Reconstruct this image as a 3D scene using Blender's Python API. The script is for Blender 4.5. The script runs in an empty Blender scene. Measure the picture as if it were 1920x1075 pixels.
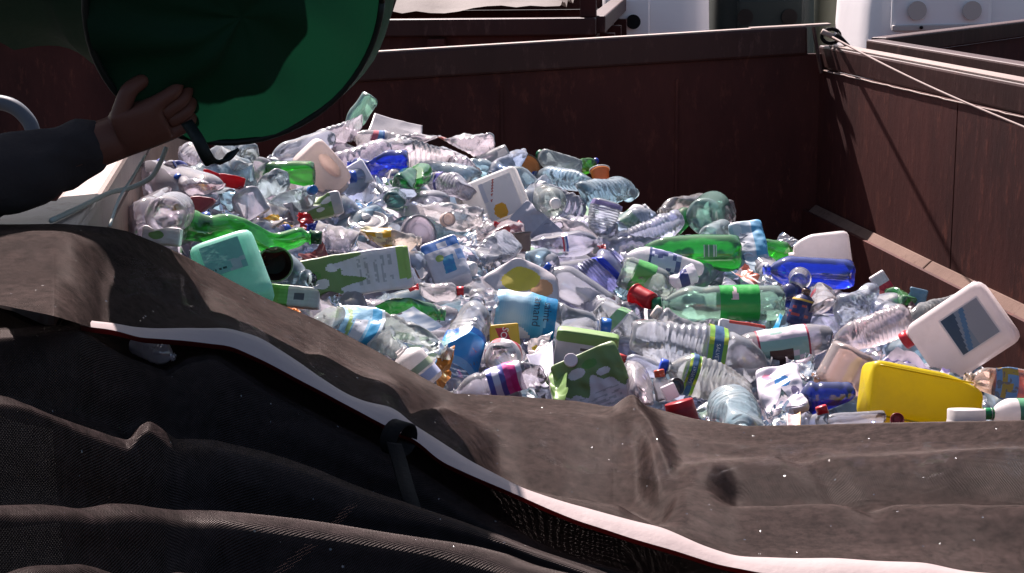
import bpy, math, random
import numpy as np
from mathutils import Vector, Matrix

# ------------------------------------------------------------------ camera, sky, sun, exposure
SC = bpy.context.scene
COL = SC.collection
CAMZ = 1.67
FPX = 2950.0
PITCH, ROLL = math.radians(12.5), math.radians(-0.8)
_f = np.array([0, math.cos(PITCH), -math.sin(PITCH)])
_u = np.array([0, math.sin(PITCH), math.cos(PITCH)])
_r = np.array([1.0, 0, 0])
CR = math.cos(ROLL) * _r + math.sin(ROLL) * _u
CU = -math.sin(ROLL) * _r + math.cos(ROLL) * _u
CF = _f
CAM = np.array([0, 0, CAMZ])
cd = bpy.data.cameras.new('camera')
cam = bpy.data.objects.new('camera', cd)
COL.objects.link(cam)
cam.matrix_world = Matrix(((CR[0], CU[0], -CF[0], 0), (CR[1], CU[1], -CF[1], 0), (CR[2], CU[2], -CF[2], CAMZ), (0, 0, 0, 1)))
cd.sensor_width = 36
cd.lens = 36 * FPX / 1920
cd.clip_start = 0.05
cd.clip_end = 500
SC.camera = cam

SUN_AZ, SUN_EL = math.radians(16), math.radians(47)      # azimuth counted from straight ahead towards the left
SDIR = Vector((-math.sin(SUN_AZ) * math.cos(SUN_EL), math.cos(SUN_AZ) * math.cos(SUN_EL), math.sin(SUN_EL)))
world = bpy.data.worlds.new('World')
SC.world = world
world.use_nodes = True
nt = world.node_tree
sky = nt.nodes.new('ShaderNodeTexSky')
sky.sky_type = 'NISHITA'
sky.sun_disc = False
sky.sun_elevation = SUN_EL
sky.sun_rotation = -SUN_AZ
sky.dust_density = 2.5
nt.links.new(sky.outputs[0], nt.nodes['Background'].inputs[0])
nt.nodes['Background'].inputs[1].default_value = 0.05
ld = bpy.data.lights.new('sun', 'SUN')
ld.energy = 5.0
ld.angle = math.radians(0.55)
ld.color = (1.0, 0.875, 0.855)
sun = bpy.data.objects.new('sun', ld)
COL.objects.link(sun)
sun.location = (-3, 8, 9)
sun.rotation_euler = SDIR.to_track_quat('Z', 'Y').to_euler()
SC.view_settings.view_transform = 'Standard'
SC.view_settings.look = 'None'
SC.view_settings.gamma = 1.0
SC.view_settings.use_curve_mapping = False
SC.view_settings.exposure = 1.38
SC.render.engine = 'CYCLES'
cy = SC.cycles
cy.max_bounces = 8
cy.diffuse_bounces = 3
cy.glossy_bounces = 3
cy.transmission_bounces = 4
cy.transparent_max_bounces = 28
cy.caustics_reflective = False
cy.caustics_refractive = False
cy.sample_clamp_indirect = 3.0
cy.use_denoising = True

# ------------------------------------------------------------------ picture geometry helpers
RIM = CAMZ - 0.34


def ray(px, py):
    return CF + CR * ((px - 960) / FPX) - CU * ((py - 537.5) / FPX)


def pt(px, py, d):
    return CAM + ray(px, py) * d


def onz(px, py, z):
    v = ray(px, py)
    return CAM + v * ((z - CAMZ) / v[2])


def rim(px, py):
    return onz(px, py, RIM)


# size of the heap in the photo (pixels per metre) gives how far each spot of it lies
_hs = np.array([(308, 405, 1130), (420, 490, 1130), (560, 260, 800), (700, 215, 745), (860, 270, 735), (1080, 340, 700), (1330, 400, 720),
                (1540, 470, 780), (1650, 540, 860), (1800, 620, 980), (980, 580, 920), (700, 560, 1010), (1120, 700, 1010), (1400, 780, 1080),
                (1740, 760, 1040), (700, 640, 1080), (830, 420, 830), (600, 370, 890), (440, 360, 980), (1150, 500, 830), (1350, 590, 920)], float)


def _basis(x, y):
    x = (np.asarray(x, float) - 960) / 960
    y = (np.asarray(y, float) - 500) / 300
    return np.stack([np.ones_like(x), x, y, x * x, x * y, y * y], -1)


_co = np.linalg.lstsq(_basis(_hs[:, 0], _hs[:, 1]), _hs[:, 2], rcond=None)[0]


def hdep(x, y):
    s = np.clip(_basis(x, y) @ _co, 620, 1400)
    return FPX / s


# ------------------------------------------------------------------ materials
MATS = {}


def new_mat(name):
    m = bpy.data.materials.new(name)
    m.use_nodes = True
    t = m.node_tree
    for n in list(t.nodes):
        t.nodes.remove(n)
    return m, t, t.nodes.new('ShaderNodeOutputMaterial')


def N(t, kind, **kw):
    n = t.nodes.new('ShaderNode' + kind)
    for k, v in kw.items():
        if k.startswith('i_'):
            k = k[2:]
            n.inputs[int(k) if k.isdigit() else k.replace('_', ' ')].default_value = v
        else:
            setattr(n, k, v)
    return n


def bump_chain(t, scale, strength, vor=0.0, dist=0.002, coord='Object'):
    tc = N(t, 'TexCoord')
    no = N(t, 'TexNoise', i_Scale=scale, i_Detail=3.0, i_Roughness=0.6)
    t.links.new(tc.outputs[coord], no.inputs['Vector'])
    h = no.outputs['Fac']
    if vor:
        vo = N(t, 'TexVoronoi', i_Scale=vor)
        vo.feature = 'DISTANCE_TO_EDGE'
        t.links.new(tc.outputs[coord], vo.inputs['Vector'])
        mx = N(t, 'Math', operation='MULTIPLY_ADD')
        mx.inputs[1].default_value = 1.6
        t.links.new(vo.outputs['Distance'], mx.inputs[0])
        t.links.new(h, mx.inputs[2])
        h = mx.outputs[0]
    b = N(t, 'Bump', i_Strength=strength, i_Distance=dist)
    t.links.new(h, b.inputs['Height'])
    return b.outputs[0]


def pet(name, haze, rough, bscale, bstr, vor, edge=0.55, dist=0.003):
    """thin clear plastic wall tinted by the object's own colour"""
    m, t, out = new_mat(name)
    oi = N(t, 'ObjectInfo')
    nrm = bump_chain(t, bscale, bstr, vor, dist)
    tr = N(t, 'BsdfTransparent')
    t.links.new(oi.outputs['Color'], tr.inputs['Color'])
    df = N(t, 'BsdfDiffuse')
    tl = N(t, 'BsdfTranslucent')
    lift = N(t, 'Mix', data_type='RGBA', blend_type='MIX')
    lift.inputs[0].default_value = 0.14
    lift.inputs[7].default_value = (1, 0.97, 1, 1)
    t.links.new(oi.outputs['Color'], lift.inputs[6])
    for n in (df, tl):
        t.links.new(lift.outputs[2], n.inputs['Color'])
        t.links.new(nrm, n.inputs['Normal'])
    hz = N(t, 'MixShader')
    hz.inputs[0].default_value = 0.66
    t.links.new(df.outputs[0], hz.inputs[1])
    t.links.new(tl.outputs[0], hz.inputs[2])
    lw = N(t, 'LayerWeight', i_Blend=0.35)
    t.links.new(nrm, lw.inputs['Normal'])
    mr = N(t, 'MapRange', i_3=haze, i_4=haze + edge)
    t.links.new(lw.outputs['Facing'], mr.inputs[0])
    pw = N(t, 'Math', operation='POWER')
    pw.inputs[1].default_value = 1.6
    t.links.new(mr.outputs[0], pw.inputs[0])
    m1 = N(t, 'MixShader')
    t.links.new(mr.outputs[0], m1.inputs[0])
    t.links.new(tr.outputs[0], m1.inputs[1])
    t.links.new(hz.outputs[0], m1.inputs[2])
    gl = N(t, 'BsdfGlossy', i_Roughness=rough)
    t.links.new(nrm, gl.inputs['Normal'])
    fr = N(t, 'Fresnel', i_IOR=1.57)
    t.links.new(nrm, fr.inputs['Normal'])
    ad = N(t, 'Math', operation='ADD', use_clamp=True)
    ad.inputs[1].default_value = 0.05
    t.links.new(fr.outputs[0], ad.inputs[0])
    m2 = N(t, 'MixShader')
    t.links.new(ad.outputs[0], m2.inputs[0])
    t.links.new(m1.outputs[0], m2.inputs[1])
    t.links.new(gl.outputs[0], m2.inputs[2])
    t.links.new(m2.outputs[0], out.inputs[0])
    MATS[name] = m
    return m


def plastic(name, trans, rough, bstr=0.15, bscale=18, vor=0, color=None, attr=False, dirt=0.0, spec=0.5):
    """solid plastic, paper or print: colour from the object or from the print on its faces"""
    m, t, out = new_mat(name)
    if attr:
        c = N(t, 'Attribute', attribute_name='Col').outputs['Color']
    elif color is None:
        c = N(t, 'ObjectInfo').outputs['Color']
    else:
        rg = N(t, 'RGB')
        rg.outputs[0].default_value = (*color, 1)
        c = rg.outputs[0]
    if dirt:
        tc = N(t, 'TexCoord')
        no = N(t, 'TexNoise', i_Scale=14.0, i_Detail=6.0, i_Roughness=0.7)
        t.links.new(tc.outputs['Object'], no.inputs['Vector'])
        rp = N(t, 'ValToRGB')
        rp.color_ramp.elements[0].position = 0.45
        rp.color_ramp.elements[1].position = 0.75
        t.links.new(no.outputs['Fac'], rp.inputs[0])
        ml = N(t, 'Math', operation='MULTIPLY')
        ml.inputs[1].default_value = dirt
        t.links.new(rp.outputs[0], ml.inputs[0])
        mx = N(t, 'Mix', data_type='RGBA')
        mx.inputs[7].default_value = (0.16, 0.12, 0.09, 1)
        t.links.new(ml.outputs[0], mx.inputs[0])
        t.links.new(c, mx.inputs[6])
        c = mx.outputs[2]
    nrm = bump_chain(t, bscale, bstr, vor, 0.004)
    b = N(t, 'BsdfPrincipled', i_Roughness=rough)
    b.inputs['Specular IOR Level'].default_value = spec
    t.links.new(c, b.inputs['Base Color'])
    t.links.new(nrm, b.inputs['Normal'])
    if trans:
        tl = N(t, 'BsdfTranslucent')
        t.links.new(c, tl.inputs['Color'])
        mx = N(t, 'MixShader')
        mx.inputs[0].default_value = trans
        t.links.new(b.outputs[0], mx.inputs[1])
        t.links.new(tl.outputs[0], mx.inputs[2])
        t.links.new(mx.outputs[0], out.inputs[0])
    else:
        t.links.new(b.outputs[0], out.inputs[0])
    MATS[name] = m
    return m


pet('pet_smooth', 0.29, 0.05, 20, 0.16, 8)
pet('pet_crinkle', 0.36, 0.055, 30, 0.42, 14, dist=0.004)
pet('pet_milky', 0.52, 0.14, 24, 0.3, 9, edge=0.4)
pet('pet_film', 0.44, 0.07, 40, 0.5, 18, dist=0.005)
plastic('hdpe', 0.42, 0.36, dirt=0.2)
plastic('hard_plastic', 0.0, 0.3, bstr=0.05)
plastic('print', 0.12, 0.32, attr=True, bstr=0.35, bscale=30)
plastic('card_print', 0.05, 0.45, attr=True, bstr=0.3, bscale=20, dirt=0.25)
plastic('ink', 0.0, 0.5)


def steel(name, c1, c2, c3, rough=0.7, metal=0.0, spec=0.25):
    m, t, out = new_mat(name)
    tc = N(t, 'TexCoord')
    mp = N(t, 'Mapping')
    mp.inputs['Scale'].default_value = (1, 1, 0.35)
    t.links.new(tc.outputs['Object'], mp.inputs[0])
    n1 = N(t, 'TexNoise', i_Scale=3.0, i_Detail=8.0, i_Roughness=0.65)
    n2 = N(t, 'TexNoise', i_Scale=26.0, i_Detail=8.0, i_Roughness=0.75)
    t.links.new(mp.outputs[0], n1.inputs['Vector'])
    t.links.new(mp.outputs[0], n2.inputs['Vector'])
    r1 = N(t, 'ValToRGB')
    r1.color_ramp.elements[0].position = 0.35
    r1.color_ramp.elements[0].color = (*c1, 1)
    r1.color_ramp.elements[1].position = 0.68
    r1.color_ramp.elements[1].color = (*c2, 1)
    t.links.new(n1.outputs['Fac'], r1.inputs[0])
    r2 = N(t, 'ValToRGB')
    r2.color_ramp.elements[0].position = 0.55
    r2.color_ramp.elements[1].position = 0.72
    t.links.new(n2.outputs['Fac'], r2.inputs[0])
    mx = N(t, 'Mix', data_type='RGBA')
    mx.inputs[7].default_value = (*c3, 1)
    t.links.new(r2.outputs[0], mx.inputs[0])
    t.links.new(r1.outputs[0], mx.inputs[6])
    b = N(t, 'BsdfPrincipled', i_Roughness=rough, i_Metallic=metal)
    b.inputs['Specular IOR Level'].default_value = spec
    t.links.new(mx.outputs[2], b.inputs['Base Color'])
    bp = N(t, 'Bump', i_Strength=0.35, i_Distance=0.004)
    t.links.new(n2.outputs['Fac'], bp.inputs['Height'])
    t.links.new(bp.outputs[0], b.inputs['Normal'])
    t.links.new(b.outputs[0], out.inputs[0])
    MATS[name] = m


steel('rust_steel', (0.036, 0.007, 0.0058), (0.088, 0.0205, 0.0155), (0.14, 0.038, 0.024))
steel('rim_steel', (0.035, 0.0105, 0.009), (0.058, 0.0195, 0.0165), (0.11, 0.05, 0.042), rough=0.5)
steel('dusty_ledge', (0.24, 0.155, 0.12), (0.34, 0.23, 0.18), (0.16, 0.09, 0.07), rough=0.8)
steel('pale_rim', (0.26, 0.185, 0.16), (0.34, 0.26, 0.225), (0.15, 0.075, 0.06), rough=0.5)  # pale steel; on the rim strips it paints the sunlit edges
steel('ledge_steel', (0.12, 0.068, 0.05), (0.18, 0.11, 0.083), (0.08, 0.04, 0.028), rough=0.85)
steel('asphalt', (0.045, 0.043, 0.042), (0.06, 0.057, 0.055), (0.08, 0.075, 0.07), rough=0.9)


def weave(name, col, alpha, sheen, scale, rough, bstr=0.5, glint=0.25):
    m, t, out = new_mat(name)
    uv = N(t, 'UVMap')
    mp = N(t, 'Mapping')
    mp.inputs['Scale'].default_value = (scale, scale, 1)
    t.links.new(uv.outputs[0], mp.inputs[0])
    sx = N(t, 'SeparateXYZ')
    t.links.new(mp.outputs[0], sx.inputs[0])
    hs = []
    for k in (0, 1):
        s = N(t, 'Math', operation='SINE')
        t.links.new(sx.outputs[k], s.inputs[0])
        hs.append(s.outputs[0])
    ml = N(t, 'Math', operation='MULTIPLY')
    t.links.new(hs[0], ml.inputs[0])
    t.links.new(hs[1], ml.inputs[1])
    big = N(t, 'TexNoise', i_Scale=2.2, i_Detail=7.0, i_Roughness=0.65)
    tc = N(t, 'TexCoord')
    t.links.new(tc.outputs['Object'], big.inputs['Vector'])
    fine = N(t, 'TexNoise', i_Scale=70.0, i_Detail=4.0, i_Roughness=0.7)
    t.links.new(tc.outputs['Object'], fine.inputs['Vector'])
    rp = N(t, 'ValToRGB')
    rp.color_ramp.elements[0].position = 0.3
    rp.color_ramp.elements[0].color = (*(c * 0.75 for c in col), 1)
    rp.color_ramp.elements[1].position = 0.7
    rp.color_ramp.elements[1].color = (*(c * 1.25 for c in col), 1)
    t.links.new(big.outputs['Fac'], rp.inputs[0])
    bp = N(t, 'Bump', i_Strength=bstr, i_Distance=0.0012)
    ad = N(t, 'Math', operation='ADD')
    t.links.new(ml.outputs[0], ad.inputs[0])
    t.links.new(fine.outputs['Fac'], ad.inputs[1])
    t.links.new(ad.outputs[0], bp.inputs['Height'])
    # yarn, dust grain and dried streaks vary the colour
    gr = N(t, 'MapRange', i_1=0.3, i_2=0.72, i_3=0.35, i_4=1.75)
    t.links.new(fine.outputs['Fac'], gr.inputs[0])
    ya = N(t, 'MapRange', i_1=-1.0, i_2=1.0, i_3=1.45, i_4=0.5)
    t.links.new(ml.outputs[0], ya.inputs[0])
    stm = N(t, 'Mapping')
    stm.inputs['Scale'].default_value = (0.6, 5.0, 5.0)
    t.links.new(tc.outputs['Object'], stm.inputs[0])
    stn = N(t, 'TexNoise', i_Scale=4.0, i_Detail=9.0, i_Roughness=0.75)
    t.links.new(stm.outputs[0], stn.inputs['Vector'])
    sr = N(t, 'MapRange', i_1=0.35, i_2=0.7, i_3=0.7, i_4=1.4)
    t.links.new(stn.outputs['Fac'], sr.inputs[0])
    v1 = N(t, 'Math', operation='MULTIPLY')
    t.links.new(gr.outputs[0], v1.inputs[0])
    t.links.new(ya.outputs[0], v1.inputs[1])
    v2 = N(t, 'Math', operation='MULTIPLY')
    t.links.new(v1.outputs[0], v2.inputs[0])
    t.links.new(sr.outputs[0], v2.inputs[1])
    vs_ = N(t, 'VectorMath', operation='SCALE')
    t.links.new(rp.outputs[0], vs_.inputs[0])
    t.links.new(v2.outputs[0], vs_.inputs['Scale'])
    df = N(t, 'BsdfDiffuse')
    t.links.new(vs_.outputs[0], df.inputs['Color'])
    t.links.new(bp.outputs[0], df.inputs['Normal'])
    gl = N(t, 'BsdfGlossy', i_Roughness=rough)
    gl.inputs['Color'].default_value = (0.9, 0.80, 0.76, 1)
    t.links.new(bp.outputs[0], gl.inputs['Normal'])
    m1 = N(t, 'MixShader')
    m1.inputs[0].default_value = sheen
    t.links.new(df.outputs[0], m1.inputs[1])
    t.links.new(gl.outputs[0], m1.inputs[2])
    # scattered wet glints
    wet = N(t, 'TexVoronoi', i_Scale=95.0)
    t.links.new(tc.outputs['Object'], wet.inputs['Vector'])
    wl = N(t, 'Math', operation='LESS_THAN')
    wl.inputs[1].default_value = 0.12
    t.links.new(wet.outputs['Distance'], wl.inputs[0])
    wn = N(t, 'Math', operation='MULTIPLY')
    wsep = N(t, 'SeparateColor')
    t.links.new(wet.outputs['Color'], wsep.inputs[0])
    wg = N(t, 'Math', operation='GREATER_THAN')
    wg.inputs[1].default_value = 0.86
    t.links.new(wsep.outputs[0], wg.inputs[0])
    t.links.new(wl.outputs[0], wn.inputs[0])
    t.links.new(wg.outputs[0], wn.inputs[1])
    wb = N(t, 'Bump', i_Strength=1.0, i_Distance=0.01)
    wi = N(t, 'TexNoise', i_Scale=160.0, i_Detail=1.0)
    t.links.new(tc.outputs['Object'], wi.inputs['Vector'])
    t.links.new(wi.outputs['Fac'], wb.inputs['Height'])
    g2 = N(t, 'BsdfGlossy', i_Roughness=0.16)
    t.links.new(wb.outputs[0], g2.inputs['Normal'])
    m3 = N(t, 'MixShader')
    wm = N(t, 'Math', operation='MULTIPLY')
    wm.inputs[1].default_value = glint
    t.links.new(wn.outputs[0], wm.inputs[0])
    t.links.new(wm.outputs[0], m3.inputs[0])
    t.links.new(m1.outputs[0], m3.inputs[1])
    t.links.new(g2.outputs[0], m3.inputs[2])
    m1 = m3
    tr = N(t, 'BsdfTransparent')
    gt = N(t, 'Math', operation='GREATER_THAN')
    gt.inputs[1].default_value = alpha
    t.links.new(ml.outputs[0], gt.inputs[0])
    m2 = N(t, 'MixShader')
    t.links.new(gt.outputs[0], m2.inputs[0])
    t.links.new(m1.outputs[0], m2.inputs[1])
    t.links.new(tr.outputs[0], m2.inputs[2])
    t.links.new(m2.outputs[0], out.inputs[0])
    MATS[name] = m


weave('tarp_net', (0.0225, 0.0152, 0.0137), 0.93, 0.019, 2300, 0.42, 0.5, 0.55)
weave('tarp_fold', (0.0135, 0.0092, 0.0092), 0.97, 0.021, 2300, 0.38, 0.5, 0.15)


def cloth(name, col, trans, rough=0.8, bscale=120, alpha=0.0):
    m, t, out = new_mat(name)
    nrm = bump_chain(t, bscale, 0.4, 0, 0.003)
    b = N(t, 'BsdfPrincipled', i_Roughness=rough)
    b.inputs['Base Color'].default_value = (*col, 1)
    b.inputs['Specular IOR Level'].default_value = 0.2
    t.links.new(nrm, b.inputs['Normal'])
    tl = N(t, 'BsdfTranslucent')
    tl.inputs['Color'].default_value = (*(min(1, c * 1.6) for c in col), 1)
    mx = N(t, 'MixShader')
    mx.inputs[0].default_value = trans
    t.links.new(b.outputs[0], mx.inputs[1])
    t.links.new(tl.outputs[0], mx.inputs[2])
    if alpha:
        tp = N(t, 'BsdfTransparent')
        m2 = N(t, 'MixShader')
        m2.inputs[0].default_value = alpha
        t.links.new(mx.outputs[0], m2.inputs[1])
        t.links.new(tp.outputs[0], m2.inputs[2])
        mx = m2
    t.links.new(mx.outputs[0], out.inputs[0])
    MATS[name] = m


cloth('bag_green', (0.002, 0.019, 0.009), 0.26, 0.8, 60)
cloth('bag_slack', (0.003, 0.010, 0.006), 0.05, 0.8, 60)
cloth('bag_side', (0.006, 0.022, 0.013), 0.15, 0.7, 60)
cloth('bag_edge', (0.01, 0.014, 0.012), 0.0, 0.5)
cloth('sleeve_wool', (0.034, 0.028, 0.029), 0.0, 0.9)
cloth('trousers', (0.03, 0.035, 0.05), 0.0, 0.9)
cloth('skin', (0.12, 0.048, 0.034), 0.0, 0.5, 40)
cloth('hair', (0.03, 0.02, 0.015), 0.0, 0.6)
cloth('hem_white', (0.42, 0.345, 0.335), 0.2, 0.6, 50)
cloth('hem_red', (0.07, 0.006, 0.006), 0.5, 0.7)
cloth('strap', (0.006, 0.0055, 0.0055), 0.0, 0.9)
cloth('cable', (0.22, 0.16, 0.145), 0.0, 0.6)
cloth('rope', (0.45, 0.47, 0.42), 0.0, 0.8)
cloth('cover_sheet', (0.12, 0.095, 0.085), 0.1, 0.7, 20)
cloth('bank_disc', (0.50, 0.45, 0.42), 0.0, 0.6, 8)
cloth('bank_white', (0.88, 0.84, 0.84), 0.0, 0.5, 8)
cloth('bank_dark', (0.012, 0.019, 0.019), 0.0, 0.5, 8)
cloth('bank_olive', (0.16, 0.17, 0.13), 0.0, 0.5, 8)
cloth('hole_black', (0.01, 0.008, 0.008), 0.0, 0.8, 8)
cloth('hose_grey', (0.10, 0.11, 0.13), 0.0, 0.5, 8)


# ------------------------------------------------------------------ object helpers
def mesh_obj(name, V, F, mat, parent=None, smooth=True, cols=None, color=None, uv=None):
    me = bpy.data.meshes.new(name)
    me.from_pydata([tuple(map(float, v)) for v in V], [], F)
    if smooth:
        me.polygons.foreach_set('use_smooth', [True] * len(me.polygons))
    if cols is not None:
        ca = me.color_attributes.new('Col', 'FLOAT_COLOR', 'CORNER')
        arr = np.ones((len(me.loops), 4), np.float32)
        tot = np.array([p.loop_total for p in me.polygons])
        arr[:, :3] = np.repeat(np.asarray(cols, np.float32), tot, axis=0)
        ca.data.foreach_set('color', arr.ravel())
    if uv is not None:
        ul = me.uv_layers.new(name='UVMap')
        li = np.empty(len(me.loops), np.int32)
        me.loops.foreach_get('vertex_index', li)
        ul.data.foreach_set('uv', np.asarray(uv, np.float32)[li].ravel())
    me.update()
    o = bpy.data.objects.new(name, me)
    COL.objects.link(o)
    me.materials.append(MATS[mat] if isinstance(mat, str) else mat)
    if color is not None:
        o.color = (*color, 1)
    if parent is not None:
        o.parent = parent
    return o


def thing(name, label, cat, mw=None, group=None):
    o = bpy.data.objects.new(name, None)
    COL.objects.link(o)
    o.empty_display_size = 0.05
    if mw is not None:
        o.matrix_world = mw
    o['label'] = label
    o['category'] = cat
    if group:
        o['group'] = group
    return o


def tag(o, label=None, cat=None, group=None, kind=None):
    for k, v in (('label', label), ('category', cat), ('group', group), ('kind', kind)):
        if v:
            o[k] = v
    return o


class MB:
    """collects boxes, tubes and quads in world space into one mesh"""

    def __init__(s):
        s.V, s.F = [], []

    def add(s, V, F):
        b = len(s.V)
        s.V += [tuple(v) for v in V]
        s.F += [tuple(i + b for i in f) for f in F]

    def hexa(s, p):
        s.add(p, [(0, 3, 2, 1), (4, 5, 6, 7), (0, 1, 5, 4), (1, 2, 6, 5), (2, 3, 7, 6), (3, 0, 4, 7)])

    def beam(s, a, b, w, h, up=(0, 0, 1), top=False):
        """bar from a to b; w across, h high; centre line, or top face when top"""
        a, b, up = np.array(a, float), np.array(b, float), np.array(up, float)
        d = (b - a) / np.linalg.norm(b - a)
        x = np.cross(d, up)
        x /= np.linalg.norm(x)
        z = np.cross(x, d)
        if top:
            a, b = a - z * h / 2, b - z * h / 2
        s.hexa([a - x * w / 2 - z * h / 2, a + x * w / 2 - z * h / 2, a + x * w / 2 + z * h / 2, a - x * w / 2 + z * h / 2,
                b - x * w / 2 - z * h / 2, b + x * w / 2 - z * h / 2, b + x * w / 2 + z * h / 2, b - x * w / 2 + z * h / 2])

    def tube(s, P, r, n=10):
        P = [np.array(p, float) for p in P]
        V, F = [], []
        for i, p in enumerate(P):
            d = P[min(i + 1, len(P) - 1)] - P[max(i - 1, 0)]
            d /= np.linalg.norm(d)
            x = np.cross(d, (0.13, 0.21, 0.97))
            x /= np.linalg.norm(x)
            y = np.cross(d, x)
            rr = r[i] if hasattr(r, '__len__') else r
            V += [p + rr * (math.cos(2 * math.pi * k / n) * x + math.sin(2 * math.pi * k / n) * y) for k in range(n)]
        for i in range(len(P) - 1):
            for k in range(n):
                F.append((i * n + k, i * n + (k + 1) % n, (i + 1) * n + (k + 1) % n, (i + 1) * n + k))
        F.append(tuple(range(n))[::-1])
        F.append(tuple((len(P) - 1) * n + k for k in range(n)))
        s.add(V, F)

    def obj(s, name, mat, parent=None, smooth=False, color=None, bevel=0.0):
        o = mesh_obj(name, s.V, s.F, mat, parent, smooth, color=color)
        if bevel:
            b = o.modifiers.new('bevel', 'BEVEL')
            b.width = bevel
            b.segments = 2
        return o


def spline(P, n=8):
    P = [np.array(p, float) for p in P]
    out = []
    for i in range(len(P) - 1):
        p0, p1, p2, p3 = P[max(i - 1, 0)], P[i], P[i + 1], P[min(i + 2, len(P) - 1)]
        for k in range(n):
            t = k / n
            out.append(0.5 * ((2 * p1) + (p2 - p0) * t + (2 * p0 - 5 * p1 + 4 * p2 - p3) * t * t + (3 * p1 - p0 - 3 * p2 + p3) * t ** 3))
    out.append(P[-1])
    return out


def snoise(P, seed, freq, oct=3):
    """cheap smooth pseudo noise on an (n,3) array"""
    rg = np.random.RandomState(seed)
    out = np.zeros(len(P))
    a = 1.0
    for o in range(oct):
        for k in range(4):
            d = rg.normal(size=3)
            d /= np.linalg.norm(d)
            out += a * 0.5 * np.sin(P @ d * freq * 6.28 * (1 + 0.4 * rg.rand()) + rg.rand() * 6.28)
        a *= 0.5
        freq *= 2.1
    return out


# ------------------------------------------------------------------ setting
g = mesh_obj('ground', [(-60, -40, 0), (60, -40, 0), (60, 80, 0), (-60, 80, 0)], [(0, 1, 2, 3)], 'asphalt', smooth=False)
tag(g, kind='structure')

# the open container whose heap fills the picture
FR = rim(1538, 84)                      # far right corner of the rim
FL_ = rim(735, 97)
fdir = (FL_ - FR) / np.linalg.norm(FL_ - FR)
NRp = rim(1920, 156)
rdir = (NRp - FR) / np.linalg.norm(NRp - FR)
L1, L2 = rim(218, 320), rim(164, 416)
ldir = (L2 - L1) / np.linalg.norm(L2 - L1)
ldir = 0.5 * ldir + 0.5 * rdir
ldir /= np.linalg.norm(ldir)


def meet(p, d, q, e):
    A = np.array([[d[0], -e[0]], [d[1], -e[1]]])
    s = np.linalg.solve(A, (q - p)[:2])
    return p + d * s[0]


FL = meet(FR, fdir, L1, ldir)
NR = FR + rdir * ((0.42 - FR[1]) / rdir[1])
NL = L1 + ldir * ((0.42 - L1[1]) / ldir[1])
inR = np.array([-rdir[1], rdir[0], 0])
inR = inR if inR[0] < 0 else -inR       # into the container from the right wall
inF = np.array([0, -1.0, 0])
inL = np.array([1.0, 0, 0])
DZ = np.array([0, 0, 1.0])
FLOORZ = 0.22
RISE = np.linalg.norm(FL_ - FR)


def farz(p):
    """the bent far rim stands higher towards the right corner"""
    return DZ * 0.058 * (1 - np.linalg.norm((p - FR)[:2]) / RISE)


LEDGE = 0.52                            # how far the ledge lies under the rim

cont = thing('waste_container', 'open rust brown steel container filled with the heap of plastic bottles', 'container')


def wall(name, a, b, inn, top, bot, th, mat='rust_steel'):
    m = MB()
    a, b = np.array(a), np.array(b)
    a0, b0 = a.copy(), b.copy()
    a0[2] = b0[2] = bot
    a1, b1 = a.copy(), b.copy()
    a1[2] = b1[2] = top
    o = -np.array(inn) * th
    m.hexa([a0, b0, b0 + o, a0 + o, a1, b1, b1 + o, a1 + o])
    return m.obj(name, mat, cont)


wall('far_wall', FL, FR - fdir * .06, inF, RIM - 0.028, FLOORZ, 0.012)
# right wall: three sheets with a recessed seam between them, then the ledge step
Ls = np.linalg.norm(NR - FR)
cuts = [0.0, 1.03, 2.25, 3.5, Ls]
for i in range(4):
    a, b = FR + rdir * (cuts[i] + (0.003 if i else 0)), FR + rdir * (cuts[i + 1] - 0.003)
    wall('wall_sheet', a, b, inR, RIM - 0.075, RIM - LEDGE, 0.012 + 0.002 * (i % 2))
wall('lower_wall', FR + inR * 0.045, NR + inR * 0.045, inR, RIM - LEDGE - 0.002, FLOORZ, 0.012)
wall('near_wall', NL, NR, -inF, RIM - 0.028, FLOORZ, 0.012)
LM = L1 + ldir * ((1.62 - L1[1]) / ldir[1])
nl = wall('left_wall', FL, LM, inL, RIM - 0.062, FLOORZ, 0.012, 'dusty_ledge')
wall('dropped_side', LM + ldir * .004, NL, inL, RIM - 0.55, FLOORZ, 0.012)
m = MB()
m.hexa([np.array([*FL[:2], FLOORZ - .03]), np.array([*FR[:2], FLOORZ - .03]), np.array([*NR[:2], FLOORZ - .03]), np.array([*NL[:2], FLOORZ - .03]),
        np.array([*FL[:2], FLOORZ]), np.array([*FR[:2], FLOORZ]), np.array([*NR[:2], FLOORZ]), np.array([*NL[:2], FLOORZ])])
m.obj('floor_plate', 'rust_steel', cont)
# rims
m = MB()
m.beam(FL - inF * 0.012 + farz(FL), FR - inF * 0.012 + fdir * 0.045 + farz(FR), 0.055, 0.088, top=True)
m.obj('far_rim', 'rim_steel', cont, bevel=0.008)
m = MB()
m.beam(FR + rdir * -0.03 - inR * 0.040 + DZ * -0.004, NR - inR * 0.040 + DZ * -0.004, 0.072, 0.07, top=True)
m.obj('right_rim', 'rim_steel', cont, bevel=0.007)
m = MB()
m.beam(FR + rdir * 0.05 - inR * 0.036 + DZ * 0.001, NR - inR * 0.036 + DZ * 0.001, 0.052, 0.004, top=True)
m.obj('worn_strip', 'pale_rim', cont)  # pale strip puts the sunlit rim top into the colour
m = MB()
m.beam(NL * 1.0, NR, 0.06, 0.05, top=True)
m.obj('near_rim', 'rim_steel', cont, bevel=0.006)
m = MB()
m.beam(FL + (-0.03, 0, 0), LM + (-0.03, 0, 0), 0.06, 0.06, top=True)
m.obj('left_rim', 'pale_rim', cont, bevel=0.008)
m = MB()
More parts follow.
